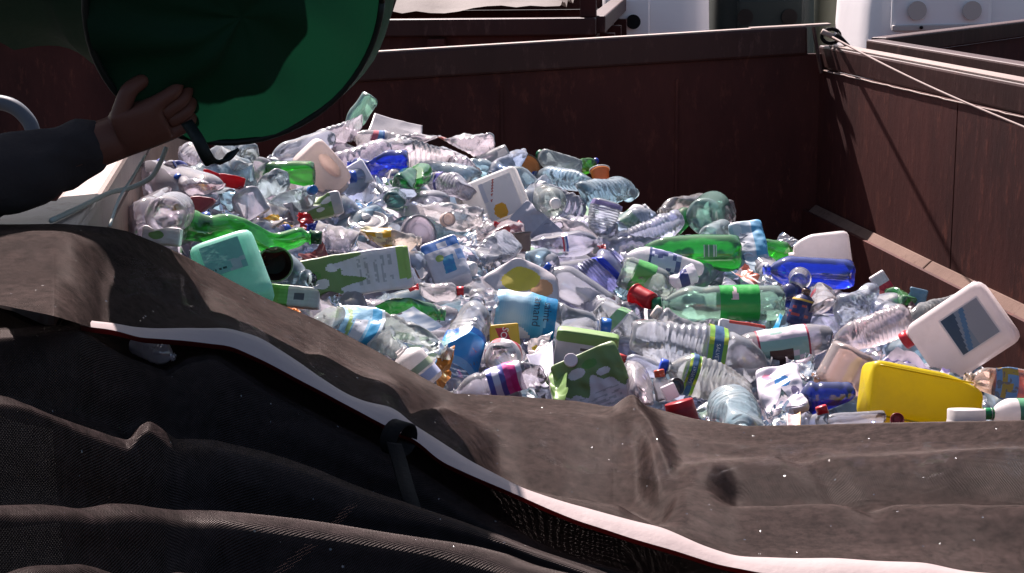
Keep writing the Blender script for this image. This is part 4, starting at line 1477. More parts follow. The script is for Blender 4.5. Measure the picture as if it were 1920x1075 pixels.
# ---- centre right
B('pale green waisted bottle with bright green label lying level', 1224, 570, 1470, 568, 68, 'V', (.60, .84, .72), cap=GCAP, near=.12, wr=.015, aspect=None, mat='pet_smooth', dent=(1, .2),
  bands=[(.20, .50, lambda u, v: (.62, .40, .40) if abs(v - .66) < .20 - .14 * (u + .9) * 1.1 and u < .3 and u > -.9 and False else ((.70, .55, .55) if abs(v - .62) < .17 * (.75 - u) * .8 and .05 < u < .75 else (.02, .34, .05)))])
B('bright green bottle lying level with a small barcode', 1186, 476, 1388, 474, 70, 'S', (.10, .62, .14), near=.06, wr=.01, aspect=None, mat='pet_smooth', dent=(1, .2), bands=[(.24, .36, lambda u, v: (.6, .66, .6) if rnd(int(v * 14), 5) > .4 else (.1, .3, .12), 'barcode', 1.01, (-.35, .3))])
B('white bottle with blue picture label and crumpled base', 1160, 480, 1316, 512, 54, 'S', (.76, .74, .78), mat='hdpe', near=.12, wr=.05, dent=(4, .5), aspect=None, bands=[(.28, .66, lambda u, v: (.06, .08, .20) if v > .92 else ((.12, .14, .30) if rnd(int(u * 6), int(v * 7), 4) > .62 else (.52, .55, .68)))])
B('green and clear bottle below the white bottle', 1268, 548, 1164, 506, 62, 'S', (.80, .90, .84), near=.14, wr=.02, aspect=None, bands=[(.22, .55, lambda u, v: (.10, .40, .10))])
B('rolled white and navy label bottle end at the white bottle base', 1250, 530, 1306, 512, 36, 'S', (.74, .72, .78), mat='hdpe', near=.2, wr=.06, aspect=None, bands=[(.3, .6, (.05, .06, .22))])
B('long ribbed clear bottle pointing down left in the right half', 1130, 478, 1282, 414, 56, 'W', CLEAR, near=.05, wr=.03, aspect=None, ribs=12)
B('white and green slim bottle leaning above the ribbed one', 1214, 386, 1170, 430, 42, 'S', (.74, .74, .76), mat='hdpe', near=.0, wr=.0, dent=(0, 0), aspect=None, bands=[(.08, .5, (.22, .46, .10))])
B('clear bottle with purple top label and dark blue cap below', 1116, 454, 1136, 376, 66, 'W', (.84, .88, .95), cap=(.03, .04, .25), near=.08, wr=.06, aspect=None, bands=[(.05, .16, (.24, .20, .40))])
B('smoky clear bottle on the right crest', 1236, 398, 1324, 382, 44, 'S', (.78, .74, .74), near=-.05, wr=.04)
B('dark green bottle half hidden on the right crest', 1296, 396, 1262, 428, 38, 'S', (.05, .40, .12), near=.0, wr=.03, aspect=1.6)
B('aqua green bottle with round base facing the viewer on the right crest', 1346, 384, 1318, 408, 68, 'S', (.55, .88, .78), near=.02, dz=.2, wr=.01, mat='pet_smooth', dent=(0, 0))
B('clear ribbed bottle end at the top of the right crest', 1338, 398, 1396, 404, 52, 'W', (.86, .82, .86), near=-.04, wr=.05)
B('short clear bottle with pinkish white cap before the aqua base', 1368, 424, 1326, 446, 42, 'S', (.76, .90, .90), cap=(.78, .68, .68), near=.1, wr=.03, aspect=2)
X('pale blue foil bag with dark letters standing on the right crest', 1396, 418, 1420, 532, 62, .2, 4, colf=lambda u, v, f: (.10, .36, .58) if u > .35 and v > .4 else ((.40, .52, .60) if rnd(int(u * 4), int(v * 5), 2) > .6 else (.58, .62, .68)), near=.06, dz=.1, name='foil_bag', cat='bag', wr=.05, dent=(0, 0), texts=[('Z', -.35, .70, .9, (.03, .06, .12), -.5), ('C', -.3, .40, .9, (.04, .14, .26), -.5)])
sheet('red and white torn packet below the foil bag', [(1370, 508), (1395, 494), (1436, 526), (1412, 536)], None, 'print', near=.12, crump=.3, cols=mott((.75, .68, .66), (.6, .18, .12), .6, 4, 4), name='packet', cat='packet')
B('green bottle with clear neck pointing right by the white canister', 1492, 476, 1424, 468, 42, 'S', (.12, .60, .10), near=.02, wr=.03, aspect=None)
sheet('clear stiff film peak behind the white canister', [(1438, 458), (1468, 436), (1500, 452), (1470, 470)], CLEAR, near=.0, crump=.25)
X('white canister lying in front of the dark wall on the right', 1478, 486, 1594, 472, 78, .7, 6, 'hdpe', color=(.84, .78, .77), near=.02, dz=.02, name='canister', cat='canister', wr=.008, dent=(0, 0), taper=.55, endr=.07, neck=(.0, .3))
B('vivid blue bottle lying below the white canister', 1428, 506, 1600, 516, 58, 'S', (.06, .15, .85), near=.08, wr=.02, aspect=None, mat='pet_smooth', dent=(1, .2))
T('small clear cup with its round bottom facing the viewer on the blue bottle', 1500, 522, 1497, 528, 40, mat='pet_milky', color=(.62, .62, .66), dz=.06, near=.16, name='plastic_cup', cat='cup')
B('navy bottle tucked under the pale green bottle base', 1466, 562, 1514, 540, 48, 'S', (.02, .04, .38), near=.08, wr=.02, aspect=2)
B('dark blue bottle with brown cap and gold ring', 1512, 546, 1494, 612, 44, 'S', (.03, .04, .14), mat='hdpe', cap=(.10, .05, .03), near=.2, wr=.01, aspect=None, dent=(0, 0), bands=[(.70, .76, (.55, .36, .06)), (.2, .6, mott((.03, .04, .14), (.35, .06, .06), .85))])
sheet('bright cyan strip of plastic below the pale green bottle', [(1448, 614), (1462, 588), (1468, 592), (1454, 620)], (.0, .42, .75), 'hdpe', near=.2, crump=.1, name='plastic_strip', cat='strip')
B('squarish clear bottle end with dark red side by the blue cap jar', 1552, 546, 1546, 592, 58, 'S', (.92, .86, .88), near=.16, dz=.18, wr=.04, bands=[(.5, .62, (.25, .03, .05), 'label_band', 1.012, (-2.6, -.8))])
B('bluish crumpled bottle right of the squarish clear one', 1640, 540, 1588, 588, 66, 'W', (.80, .86, .96), near=.08, wr=.08, dent=(5, .5), aspect=2.2)
X('small clear and red carton near the wall ledge', 1642, 514, 1664, 548, 30, .6, 8, colf=lambda u, v, f: (.52, .03, .06) if v < .45 else (.74, .68, .68), near=.02, wr=.03)
X('teal card carton end near the right wall', 1724, 542, 1716, 574, 34, .7, 9, colf=lambda u, v, f: (.14, .26, .36), near=.0, wr=.02)
B('green bottle half buried near the right wall', 1662, 546, 1708, 568, 34, 'S', GREEN, near=.0, wr=.04)
B('pinkish ribbed bottle left of the white jug', 1552, 650, 1706, 596, 64, 'W', (.96, .86, .88), near=.10, wr=.03, aspect=None, ribs=11)
sheet('black and maroon scrap beside the white jug', [(1690, 572), (1706, 562), (1732, 586), (1704, 594)], (.03, .008, .012), 'hdpe', near=.06, crump=.3, name='wrapper', cat='wrapper')
B('clear bottle lying behind the white jug', 1690, 610, 1790, 560, 48, 'W', (.86, .88, .86), near=.02, wr=.05)
X('big white jug with red cap and picture label by the right wall', 1722, 680, 1876, 578, 134, .55, 6, 'hdpe', color=(.84, .76, .75), near=.16, dz=.06, name='jug', cat='jug', wr=.002, dent=(0, 0), endr=.06, seams=[(-.93, .55, .05, .62, .035), (-.985, .2, .05, .62, .035), (-.985, -.2, .05, .62, .035)],
  neck=(-.72, .2), cap=RED,
  panel=(-.62, .58, .10, .56, lambda u, v: (.80, .72, .71) if u < .05 or u > .95 or v < .05 or v > .95 else ((.05, .08, .13) if v > .86 - .25 * u else ((.10, .20, .34) if abs(v - (.78 - .35 * u)) < .06 else ((.34, .33, .36) if v < .55 else (.24, .28, .34))))))
B('pinkish cloudy bottle with dark specks bottom up', 1556, 748, 1606, 656, 92, 'S', (.90, .72, .66), mat='pet_milky', near=.18, wr=.004, aspect=None, dent=(0, 0))
B('clear bottle with pale picture label lying level at lower right', 1344, 668, 1562, 640, 74, 'S', (.92, .88, .92), near=.16, wr=.03, aspect=None, dent=(2, .25), bands=[(.22, .66, lambda u, v: (.35, .03, .06) if v < .05 or v > .95 else ((.05, .02, .02) if u < -.15 and .35 < v < .8 and u > -.9 else ((.30, .48, .42) if rnd(int(u * 5), int(v * 4), 8) > .7 else (.66, .58, .64))))])
X('white box with dark pepper drawing and red edge', 1346, 620, 1432, 634, 46, .5, 9, colf=lambda u, v, f: (.50, .06, .04) if (u > .72 and v < .8) else ((.07, .03, .03) if f and (blob(u, v, -.45, .62, .3, .16) or (abs(u + .2) < .08 and v > .7)) else (.64, .62, .66)), near=.12, wr=.03, name='box', cat='box')
sheet('knotted clear film bubble before the pale labelled bottle', [(1478, 668), (1512, 654), (1528, 692), (1488, 700)], PINK, 'pet_film', near=.24, crump=.6, curl=.3)
sheet('orange liquid stained bag beside the pinkish bottle', [(1516, 690), (1546, 668), (1550, 712), (1524, 722)], (.85, .40, .14), 'pet_film', near=.2, crump=.4, name='plastic_bag', cat='bag')
X('clear wipes packet with blue print beside the dark blue bottle', 1455, 694, 1476, 776, 84, .3, 4, colf=lambda u, v, f: (.04, .20, .50) if blob(u, v, .15, .55, .35, .12) else ((.55, .20, .30) if blob(u, v, -.45, .75, .3, .1) else ((.14, .12, .22) if blob(u, v, .6, .35, .18, .1) else (.70, .66, .74))), near=.24, name='packet', cat='packet', wr=.08, dent=(1, .2), mat='print', dz=.1)
B('dark blue bottle with moulded base by the net at lower right', 1488, 746, 1600, 748, 64, 'V', (.03, .07, .50), near=.22, wr=.02, aspect=None, mat='pet_smooth', dent=(1, .2))
B('small clear bottle with square red cap poking over the net', 1540, 766, 1562, 830, 38, 'S', (.74, .78, .86), cap=RED, near=.34, wr=.01, aspect=None)
B('clear thin bottle lying along the net edge at lower right', 1528, 792, 1660, 784, 30, 'S', (.80, .80, .86), near=.3, wr=.02, aspect=None)
X('yellow canister with red cap lying by the net', 1690, 800, 1628, 690, 205, .55, 7, 'hdpe', color=(.78, .52, .01), near=.2, dz=.02, name='canister', cat='canister', wr=.002, dent=(0, 0), endr=.05, face=(.1, -1, .55), neck=(.45, .12), cap=(.4, .02, .02)) if False else X('yellow canister with red cap lying by the net', 1850, 772, 1622, 728, 108, .6, 7, 'hdpe', color=(.74, .60, .012), near=.26, dz=.04, name='canister', cat='canister', wr=.002, dent=(0, 0), endr=.05, taper=.55, neck=(-.1, .2), seams=[(.80, .965, .04, .80, .03), (-.9, .9, .04, .8, .03)])
disc('small dark red cap lying before the yellow canister', 1682, 790, 26, 24, (.30, .02, .02), 'hard_plastic', near=.36, name='red_cap', cat='cap')
T('white ridged pot bottom by the yellow canister', 1812, 830, 1812, 766, 74, color=(.78, .74, .72), dome=1, ridges=1, near=.36, aspect=None)
B('white bottle with green cap at the lower right edge', 1848, 776, 1990, 776, 58, 'S', (.84, .78, .77), mat='hdpe', cap=(.01, .20, .06), near=.32, wr=.004, aspect=None, dent=(0, 0), bands=[(.35, .6, (.10, .30, .16))])
B('bottle of orange drink with colourful label at the right edge', 1806, 708, 1990, 734, 64, 'S', (.98, .80, .70), near=.2, wr=.04, aspect=None, liquid=(.85, .32, .12), bands=[(.48, .70, mott((.25, .42, .66), (.62, .40, .06), .6, 3, 4, 2))])
sheet('white and purple wrapper behind the yellow canister', [(1640, 672), (1680, 658), (1784, 690), (1770, 704)], None, 'print', near=.2, crump=.4, cols=mott((.78, .70, .74), (.28, .24, .46), .75, 6, 5), name='wrapper', cat='wrapper')
B('light aqua bottle base up by the net edge', 1392, 812, 1370, 760, 96, 'W', (.70, .88, .94), near=.3, wr=.05, dz=-.2, mat='pet_crinkle')
sheet('greenish clear bag left of the aqua bottle base', [(1288, 762), (1330, 748), (1340, 800), (1300, 796)], (.72, .90, .80), 'pet_film', near=.26, crump=.5, name='plastic_bag', cat='bag')
sheet('pinkish clear film crumple by the net right of the aqua base', [(1408, 760), (1470, 738), (1505, 790), (1420, 812)], PINK, 'pet_film', near=.32, crump=.55, curl=.25)
sheet('peach coloured card scrap by the net', [(1474, 776), (1502, 774), (1502, 802), (1476, 804)], None, 'card_print', near=.36, crump=.05, cols=lambda u, v: (.62, .36, .16) if u > .7 else (.72, .56, .56), name='card', cat='card', thick=.002)
B('crushed clear bottle with red label above the ribbed bottle end', 878, 446, 972, 428, 46, 'S', (.94, .88, .90), near=.08, wr=.10, dent=(6, .5), mat='pet_film', bands=[(.35, .7, mott((.60, .12, .12), (.75, .60, .60), .6, 4, 4), 'label_band', 1.012, (-1.5, .8))])
T('grey brown jar between the red wrapper and the grey card', 978, 436, 982, 472, 34, color=(.22, .18, .17), rimc=(.08, .07, .07), near=.1, name='jar', cat='jar')
B('milky white bottle right of the folded grey card', 1030, 410, 1130, 460, 44, 'S', (.94, .88, .90), mat='pet_milky', near=.08, wr=.02, aspect=None)
B('clear bottle lying among the gaps above the carton corner', 1160, 600, 1090, 560, 52, 'W', LAV, near=.06, wr=.06)
B('clear bottle glimpsed in the gap under the white tape edge', 330, 672, 246, 642, 44, 'W', LAV, near=float(hdep(288, 657)) - 1.745, wr=.06, aspect=None)
sheet('glittering clear wrapper right of the blue and white carton', [(862, 470), (915, 452), (930, 510), (880, 520)], PINK, 'pet_film', near=.08, crump=.6)
sheet('glittering clear wrapper left of the red label', [(840, 448), (890, 430), (905, 458), (850, 470)], PINK, 'pet_film', near=.12, crump=.6)
sheet('white clear wrapper tuft between the big crushed bottle and the sun canister', [(876, 404), (910, 398), (916, 420), (884, 426)], (.98, .95, .95), 'pet_film', near=.16, crump=.6)
sheet('clear wrapper left of the yellow labelled bottle', [(600, 430), (668, 420), (672, 470), (615, 468)], CLEAR, 'pet_film', near=.08, crump=.5)
sheet('glinting clear wrapper above the saint amand bottle base', [(862, 556), (925, 540), (930, 580), (872, 592)], PINK, 'pet_film', near=.24, crump=.6)

# ---- the many clear bottles wedged in the gaps: nothing tells them apart
rg = random.Random(11)
gaps = []
for py in range(245, 800, 46):
    for px in range(300, 1900, 84):
        x, y = px + rg.uniform(-30, 30), py + rg.uniform(-18, 18)
        crest = np.interp(x, [300, 560, 700, 900, 1000, 1180, 1240, 1400, 1500, 1600, 1750, 1900], [320, 300, 250, 300, 320, 370, 410, 430, 480, 530, 600, 690])
        edge = np.interp(x, [240, 350, 600, 850, 1170, 1400, 1920], [430, 480, 600, 740, 760, 800, 790])
        if y < crest + 22 or y > edge + 10:
            continue
        gaps.append((x, y))
ANCH = [(425, 490, 'mint jug'), (610, 318, 'cream milk jug'), (925, 372, 'sun labelled canister'), (715, 308, 'deep blue bottle'), (986, 320, 'tan lid'), (1126, 330, 'orange tub'), (655, 515, 'large milk carton'), (838, 492, 'blue juice carton'),
        (976, 530, 'yellow fruit pouch'), (1000, 595, 'saint amand bottle'), (1122, 512, 'violet bottle'), (1100, 650, 'upright milk carton'), (1115, 715, 'capped milk carton'), (1300, 474, 'bright green bottle'), (1350, 570, 'pale green bottle'),
        (1208, 560, 'red cup'), (1405, 470, 'foil bag'), (1540, 478, 'white canister'), (1520, 512, 'vivid blue bottle'), (1800, 625, 'big white jug'), (1730, 745, 'yellow canister'), (1466, 735, 'wipes packet'), (1380, 780, 'aqua bottle base'),
        (728, 452, 'yellow labelled bottle'), (1310, 660, 'large salvetat bottle'), (1590, 700, 'specked pinkish bottle'), (309, 405, 'star based bottle'), (465, 440, 'long green bottle'), (420, 338, 'red packet'), (1006, 422, 'folded grey card'),
        (720, 622, 'light blue label bottle'), (872, 640, 'broad blue label bottle'), (530, 326, 'green bottle under the bag'), (1550, 747, 'dark blue bottle'), (1450, 655, 'pale picture labelled bottle'), (1235, 495, 'white picture bottle'),
        (806, 372, 'clear dome tray'), (1320, 405, 'aqua green bottle base'), (944, 632, 'yellow nos packet'), (580, 395, 'opened carton')]
SEEN = set()


def where(head, x, y):
    """say beside which easily found thing a wedged piece lies"""
    o = sorted(ANCH, key=lambda a: math.hypot((a[0] - x) * .6, a[1] - y))
    for k in range(4):
        ax, ay, nm = o[k]
        dx, dy = x - ax, y - ay
        rel = ('above' if dy < 0 else 'below') if abs(dy) > abs(dx) * .5 else ('left of' if dx < 0 else 'right of')
        lb = '%s wedged %s the %s' % (head, rel, nm)
        if lb not in SEEN and len(lb.split()) < 17:
            SEEN.add(lb)
            return lb
    lb = '%s wedged between the %s and the %s' % (head, o[0][2], o[1][2])
    if len(lb.split()) > 16:
        lb = lb.replace(' with blue cap', '').replace(' with white cap', '')
    SEEN.add(lb)
    return lb


for i, (x, y) in enumerate(gaps):
    a = rg.uniform(0, 6.283)
    s = FPX / float(hdep(x, y))
    ln = 0.22 * s
    w = rg.uniform(.062, .085) * s
    c = rg.choice([CLEAR, CLEAR, LAV, AQUA, (.95, .90, .97), (.78, .86, 1.0)])
    kd_, cp_ = rg.choice('WWS'), rg.choice([None, None, (.02, .08, .4), (.75, .72, .7)])
    hd = '%s %s bottle%s' % ('aqua' if c == AQUA else ('bluish' if c[0] < .9 else ('pinkish clear' if c[1] < .92 else 'clear')), 'ribbed' if kd_ == 'W' else 'smooth', '' if cp_ is None else (' with blue cap' if cp_[0] < .1 else ' with white cap'))
    B(where(hd, x, y), x + math.cos(a) * ln / 2, y + math.sin(a) * ln * .16, x - math.cos(a) * ln / 2, y - math.sin(a) * ln * .16, w,
      kd_, c, near=-.06, wr=.045, dent=(3, .45), aspect=3.0, group='clear bottles wedged in the gaps of the heap', n=20, ribs=6, name='wedged_bottle', cap=cp_)

for i in range(40):
    x, y = rg.choice(gaps)
    x, y = x + rg.uniform(-40, 40), y + rg.uniform(-10, 10)
    z = rg.uniform(20, 34)
    a = rg.uniform(0, 6.28)
    sheet(where('small crumpled clear film scrap', x, y), [(x + z * math.cos(a + k * 1.571) * rg.uniform(.8, 1.4), y + z * .6 * math.sin(a + k * 1.571)) for k in range(4)], rg.choice([CLEAR, PINK, LAV, (.9, .97, .98)]), 'pet_film',
          near=rg.uniform(-.02, .07), crump=.6, curl=.15, n=14, group='clear film scraps caught between the bottles', name='film_scrap')

# the packed waste below them
nu, nv = 110, 70
V, F, cc = [], [], []
for j in range(nv + 1):
    for i in range(nu + 1):
        x = 200 + (2080 - 200) * i / nu
        crest = np.interp(x, [180, 300, 560, 700, 900, 1000, 1180, 1240, 1400, 1500, 1600, 1750, 1900, 2080], [400, 345, 320, 262, 300, 330, 385, 425, 445, 490, 540, 610, 700, 760])
        y = crest + (np.interp(x, [240, 350, 600, 850, 1170, 1400, 1920], [520, 560, 680, 810, 850, 880, 880]) - crest) * j / nv
        p = pt(x, y, float(hdep(x, min(y, 860))) + 0.13)
        V.append(p)
V = np.array(V)
V[:, 2] += 0.012 * snoise(V, 77, 5.0, 3) - 0.03
for j in range(nv):
    for i in range(nu):
        F.append((j * (nu + 1) + i, j * (nu + 1) + i + 1, (j + 1) * (nu + 1) + i + 1, (j + 1) * (nu + 1) + i))
        r = rnd(i // 2 + (j // 3) * .37, j // 2)
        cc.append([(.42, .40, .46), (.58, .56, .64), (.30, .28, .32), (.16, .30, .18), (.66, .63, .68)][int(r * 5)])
top = V[:nu + 1]
base = len(V)
V = np.vstack([V, np.stack([top[:, 0], np.minimum(top[:, 1] + .25, 4.6), np.full(nu + 1, FLOORZ + .02)], -1)])
for i in range(nu):
    F.append((base + i, base + i + 1, i + 1, i))
    cc.append((.12, .11, .11))
o = mesh_obj('packed_waste', V, F, 'card_print', cols=cc)
tag(o, 'packed mass of crushed plastic under the bottles', 'waste', kind='stuff')

# ------------------------------------------------------------------ the net pulled back over the near part of the heap
def pl(pts, sm=5):
    xs, ys = [p[0] for p in pts], [p[1] for p in pts]
    return lambda x: float(np.mean([np.interp(x + o, xs, ys) for o in np.linspace(-sm, sm, 7)])) if sm else float(np.interp(x, xs, ys))


def rdep(x, y):
    return float((rim(x, y) - CAM) @ CF)


edgeY = pl([(-120, 428), (0, 421), (120, 420), (200, 426), (240, 434), (300, 458), (350, 482), (450, 535), (500, 560), (600, 602), (700, 655), (800, 712), (850, 738), (950, 742), (1080, 752), (1150, 764), (1165, 757), (1185, 752), (1215, 762), (1300, 785), (1400, 799), (1500, 797), (1650, 793), (1800, 790), (1920, 788), (2060, 790)])
edgeN = pl([(300, .30), (600, .31), (900, .36), (1200, .45), (1600, .52), (2060, .54)])


def edgeD(x):
    a = rdep(min(x, 230), edgeY(min(x, 230))) - .03
    b = float(hdep(x, edgeY(x))) - edgeN(x)
    k = min(1, max(0, (x - 190) / 170))
    return a * (1 - k) + b * k


hemT = pl([(-120, 545), (0, 572), (100, 592), (171, 614), (300, 621), (425, 616), (485, 634), (560, 680), (640, 738), (670, 752), (740, 766), (774, 798), (879, 864), (977, 920), (1123, 962), (1240, 991), (1311, 1022), (1382, 1047), (1559, 1049), (1736, 1058), (1806, 1072), (2060, 1100)], 16)
hemB = pl([(-120, 550), (0, 577), (154, 607), (251, 631), (432, 648), (500, 680), (600, 732), (640, 755), (733, 803), (781, 826), (823, 864), (949, 920), (1088, 979), (1240, 1026), (1346, 1058), (1424, 1075), (1600, 1092), (2060, 1140)], 16)
hemD = pl([(-120, 1.42), (0, 1.50), (150, 1.62), (250, 1.72), (430, 1.84), (740, 1.84), (1000, 1.79), (1240, 1.75), (2060, 1.73)], 90)



def over_rim(x, y, d):
    """left of the wall the cloth rides over the rim"""
    k = min(1, max(0, (190 - x) / 90))
    return pt(x, y, d + (min(d, rdep(x, y) - .03) - d) * k)


RIDGES = [([(700, 742), (760, 790), (870, 768), (1000, 792), (1130, 802), (1185, 790)], 22, .020),
          ([(760, 760), (830, 755), (900, 762)], 26, -.018),
          ([(930, 850), (1050, 880), (1180, 890), (1240, 930)], 46, -.055),
          ([(1172, 768), (1205, 800), (1235, 870), (1268, 940)], 26, .032),
          ([(800, 812), (900, 870), (1010, 925), (1150, 960)], 26, .012),
          ([(1300, 900), (1480, 880), (1700, 872), (2060, 868)], 26, .022),
          ([(1380, 925), (1560, 918), (1750, 915), (2060, 912)], 30, -.024),
          ([(1300, 965), (1450, 975), (1600, 962), (1800, 965), (2060, 960)], 36, .016),
          ([(-50, 470), (100, 455), (230, 480), (330, 540)], 30, .016),
          ([(380, 560), (470, 600), (560, 650)], 30, -.016),
          ([(1480, 850), (1560, 905), (1640, 960)], 24, -.012)]


def segdist(P, pts):
    best = np.full(len(P), 1e9)
    for (ax, ay), (bx, by) in zip(pts[:-1], pts[1:]):
        a, b = np.array([ax, ay]), np.array([bx, by])
        ab = b - a
        t = np.clip(((P - a) @ ab) / (ab @ ab), 0, 1)
        best = np.minimum(best, np.linalg.norm(P - (a + np.outer(t, ab)), axis=1))
    return best


XS = np.concatenate([np.linspace(-120, 1150, 150), np.linspace(1158, 1225, 16), np.linspace(1234, 2060, 74)])
nv = 64
V, Q, U = [], [], []
vs = np.linspace(0, 1, nv + 1)
for x in XS:
    ye, yh, de, dh = edgeY(x), hemT(x), edgeD(x), hemD(x)
    a, b = pt(x, ye, de), over_rim(x, yh, dh)
    tuck = a + np.array([0, .05, -.045])
    V.append(tuck), Q.append((x, ye - 10, 0)), U.append((x * .0007, -.05))
    for v in vs:
        p = a * (1 - v) + b * v
        V.append(p)
        c = p - CAM
        Q.append((x, ye + (yh - ye) * v, math.sin(math.pi * v) ** .6 if 0 < v < 1 else 0))
        U.append((x * .0007, v * .8))
V, Q = np.array(V), np.array(Q)
# real picture rows of the flat sheet for the folds
rel = V - CAM
Q[:, 1] = 537.5 - FPX * (rel @ CU) / (rel @ CF)
dzv = np.zeros(len(V))
for pts, wd, am in RIDGES:
    dzv += am * np.exp(-(segdist(Q[:, :2], pts) / wd) ** 2)
dzv += .0045 * snoise(V * [.7, 1.3, 1], 41, 1.1, 3) + .0006 * snoise(V, 42, 12, 2) - .0028 * np.abs(snoise(V * [.8, 1.6, 1], 43, 2.6, 2))
V[:, 2] += dzv * Q[:, 2]
nn = nv + 2
F = [(i * nn + j, i * nn + j + 1, (i + 1) * nn + j + 1, (i + 1) * nn + j) for i in range(len(XS) - 1) for j in range(nn - 1)]
net = thing('cover_net', 'brown black mesh net with white taped edge covering the near heap', 'net')
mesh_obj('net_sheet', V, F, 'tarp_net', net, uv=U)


def strip(f, xs, uvs=1.0):
    """strip through rows given by f(x) -> list of points"""
    V, U = [], []
    for x in xs:
        r = f(x)
        V += r
        U += [(x * .0007, k * .01) for k in range(len(r))]
    n = len(r)
    F = [(i * n + j, i * n + j + 1, (i + 1) * n + j + 1, (i + 1) * n + j) for i in range(len(xs) - 1) for j in range(n - 1)]
    return V, F, U


HX = [x for x in np.linspace(150, 2060, 220)]


def hemrow(x):
    yt, yb, d = hemT(x) - 2, hemB(x), hemD(x)
    if x < 260:
        yb = yt + 4 + (yb - yt - 4) * max(0, (x - 150) / 110)
    wob = .0004 * math.sin(x * .041)
    out = []
    for k in range(5):
        t = k / 4
        out.append(pt(x, yt + (yb - yt) * t, d - .004 - .05 * t) + np.array([0, 0, .006 * math.sin(math.pi * t) + wob]))
    return out


Vh, Fh, Uh = strip(hemrow, HX)
mesh_obj('edge_tape', Vh, Fh, 'hem_white', net, uv=Uh)


def redrow(x):
    r = hemrow(x)[-1]
    return [r, r + np.array([0, .002, -.006]), r + np.array([0, .012, -.009])]


Vh, Fh, Uh = strip(redrow, HX)
mesh_obj('tape_underside', Vh, Fh, 'hem_red', net, uv=Uh)

# the loose dark folds of the same kind of sheet nearest the camera
R2 = pl([(-120, 612), (0, 619), (60, 620), (150, 624), (190, 642), (240, 662), (310, 688), (350, 664), (400, 656), (440, 682), (500, 724), (640, 806), (760, 868), (900, 955), (1000, 1000), (1100, 1040), (1300, 1110), (2060, 1190)])
R3 = pl([(-120, 722), (0, 741), (40, 755), (130, 776), (200, 800), (240, 812), (262, 786), (280, 780), (298, 794), (330, 826), (400, 832), (500, 855), (600, 885), (640, 900), (760, 940), (900, 1000), (1000, 1035), (1100, 1065), (1300, 1130), (2060, 1210)])
R4 = pl([(-120, 936), (0, 935), (200, 942), (400, 955), (500, 970), (640, 990), (760, 1008), (900, 1030), (1000, 1050), (1100, 1078), (1300, 1140), (2060, 1230)])
R5 = pl([(-120, 1078), (0, 1085), (60, 1072), (150, 1062), (230, 1076), (280, 1071), (330, 1062), (400, 1076), (520, 1100), (640, 1118), (900, 1150), (1300, 1200), (2060, 1290)])


def foldcol(x):
    dh = hemD(x)
    d2, d3, d4 = dh - .05, dh - .26 - .02 * max(0, 1 - x / 400), dh - .48
    hb, y2, y3, y4, y5 = hemB(x), R2(x), R3(x), R4(x), R5(x)
    y2 = max(y2, hb + 14)
    y3 = max(y3, y2 + 16)
    y4 = max(y4, y3 + 22)
    y5 = max(y5, y4 + 22)
    g32, g43, g54 = y3 - y2, y4 - y3, y5 - y4
    rows = [(hb - 14, dh + .14), (hb + 4, dh + .10), (y2 + 12, d2 + .05), (y2, d2 + .015), (y2 + min(9, g32 * .2), d2), (y2 + min(22, g32 * .4), d2 - .010), (y2 + g32 * .6, d2 - .018), (y3 + 20, d2 - .03), (y3 + 24, d3 + .06), (y3 + 2, d3 + .022),
            (y3 + min(10, g43 * .1), d3), (y3 + min(26, g43 * .2), d3 - .010), (y3 + g43 * .55, d3 - .018), (y4 + 22, d3 - .03), (y4 + 28, d4 + .06), (y4 + 2, d4 + .028),
            (y4 + min(14, g54 * .2), d4), (y4 + min(36, g54 * .4), d4 - .013), (y4 + g54 * .7, d4 - .018), (y5 + 18, d4 - .03), (y5 + 24, d4 - .05), (y5, d4 - .09), (y5 + 40, d4 - .12), (y5 + 160, d4 - .14)]
    P = [pt(x, y, d) for y, d in rows]
    return spline(P, 4)


FX = np.concatenate([np.linspace(-120, 700, 150), np.linspace(706, 2060, 110)])
Vf, Ff, Uf = [], [], []
for x in FX:
    c = foldcol(x)
    s = 0
    for k, p in enumerate(c):
        if k:
            s += np.linalg.norm(p - c[k - 1])
        Vf.append(p)
        Uf.append((x * .00052, s))
n = len(c)
Vf = np.array(Vf)
Vf[:, 2] += .005 * snoise(Vf * [1, 1.5, 1], 61, 2.0, 2) + .0004 * snoise(Vf, 62, 9, 2)
Ff = [(i * n + j, i * n + j + 1, (i + 1) * n + j + 1, (i + 1) * n + j) for i in range(len(FX) - 1) for j in range(n - 1)]
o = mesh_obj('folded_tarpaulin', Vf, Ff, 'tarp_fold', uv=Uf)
tag(o, 'loose black woven tarpaulin bunched in folds in the foreground', 'tarpaulin')

# webbing strap knotted round the taped edge
st = thing('webbing_strap', 'grey webbing strap hanging from the white taped edge', 'strap')
c0 = pt(748, 822, 1.745)
P = [c0 + np.array([.021 * math.cos(a) * .5, .018 * math.cos(a), .016 * math.sin(a)]) for a in np.linspace(-.3, 5.6, 18)]
V, F = [], []
for p in P:
    V += [p + np.array([-.009, 0, .003]), p + np.array([.009, 0, -.003])]
F = [(2 * i, 2 * i + 1, 2 * i + 3, 2 * i + 2) for i in range(len(P) - 1)]
o = mesh_obj('loop', V, F, 'strap', st)
o.modifiers.new('thickness', 'SOLIDIFY').thickness = .003
P = spline([pt(738, 835, 1.72), pt(748, 870, 1.70), pt(765, 930, 1.655), pt(782, 975, 1.635), pt(797, 1000, 1.625)], 6)
V, F = [], []
for i, p in enumerate(P):
    w_ = .008 - .004 * max(0, i / len(P) - .75) * 4
    V += [p + np.array([-w_, 0, .002]), p + np.array([w_, .004, -.002])]
F = [(2 * i, 2 * i + 1, 2 * i + 3, 2 * i + 2) for i in range(len(P) - 1)]
o = mesh_obj('tail', V, F, 'strap', st)
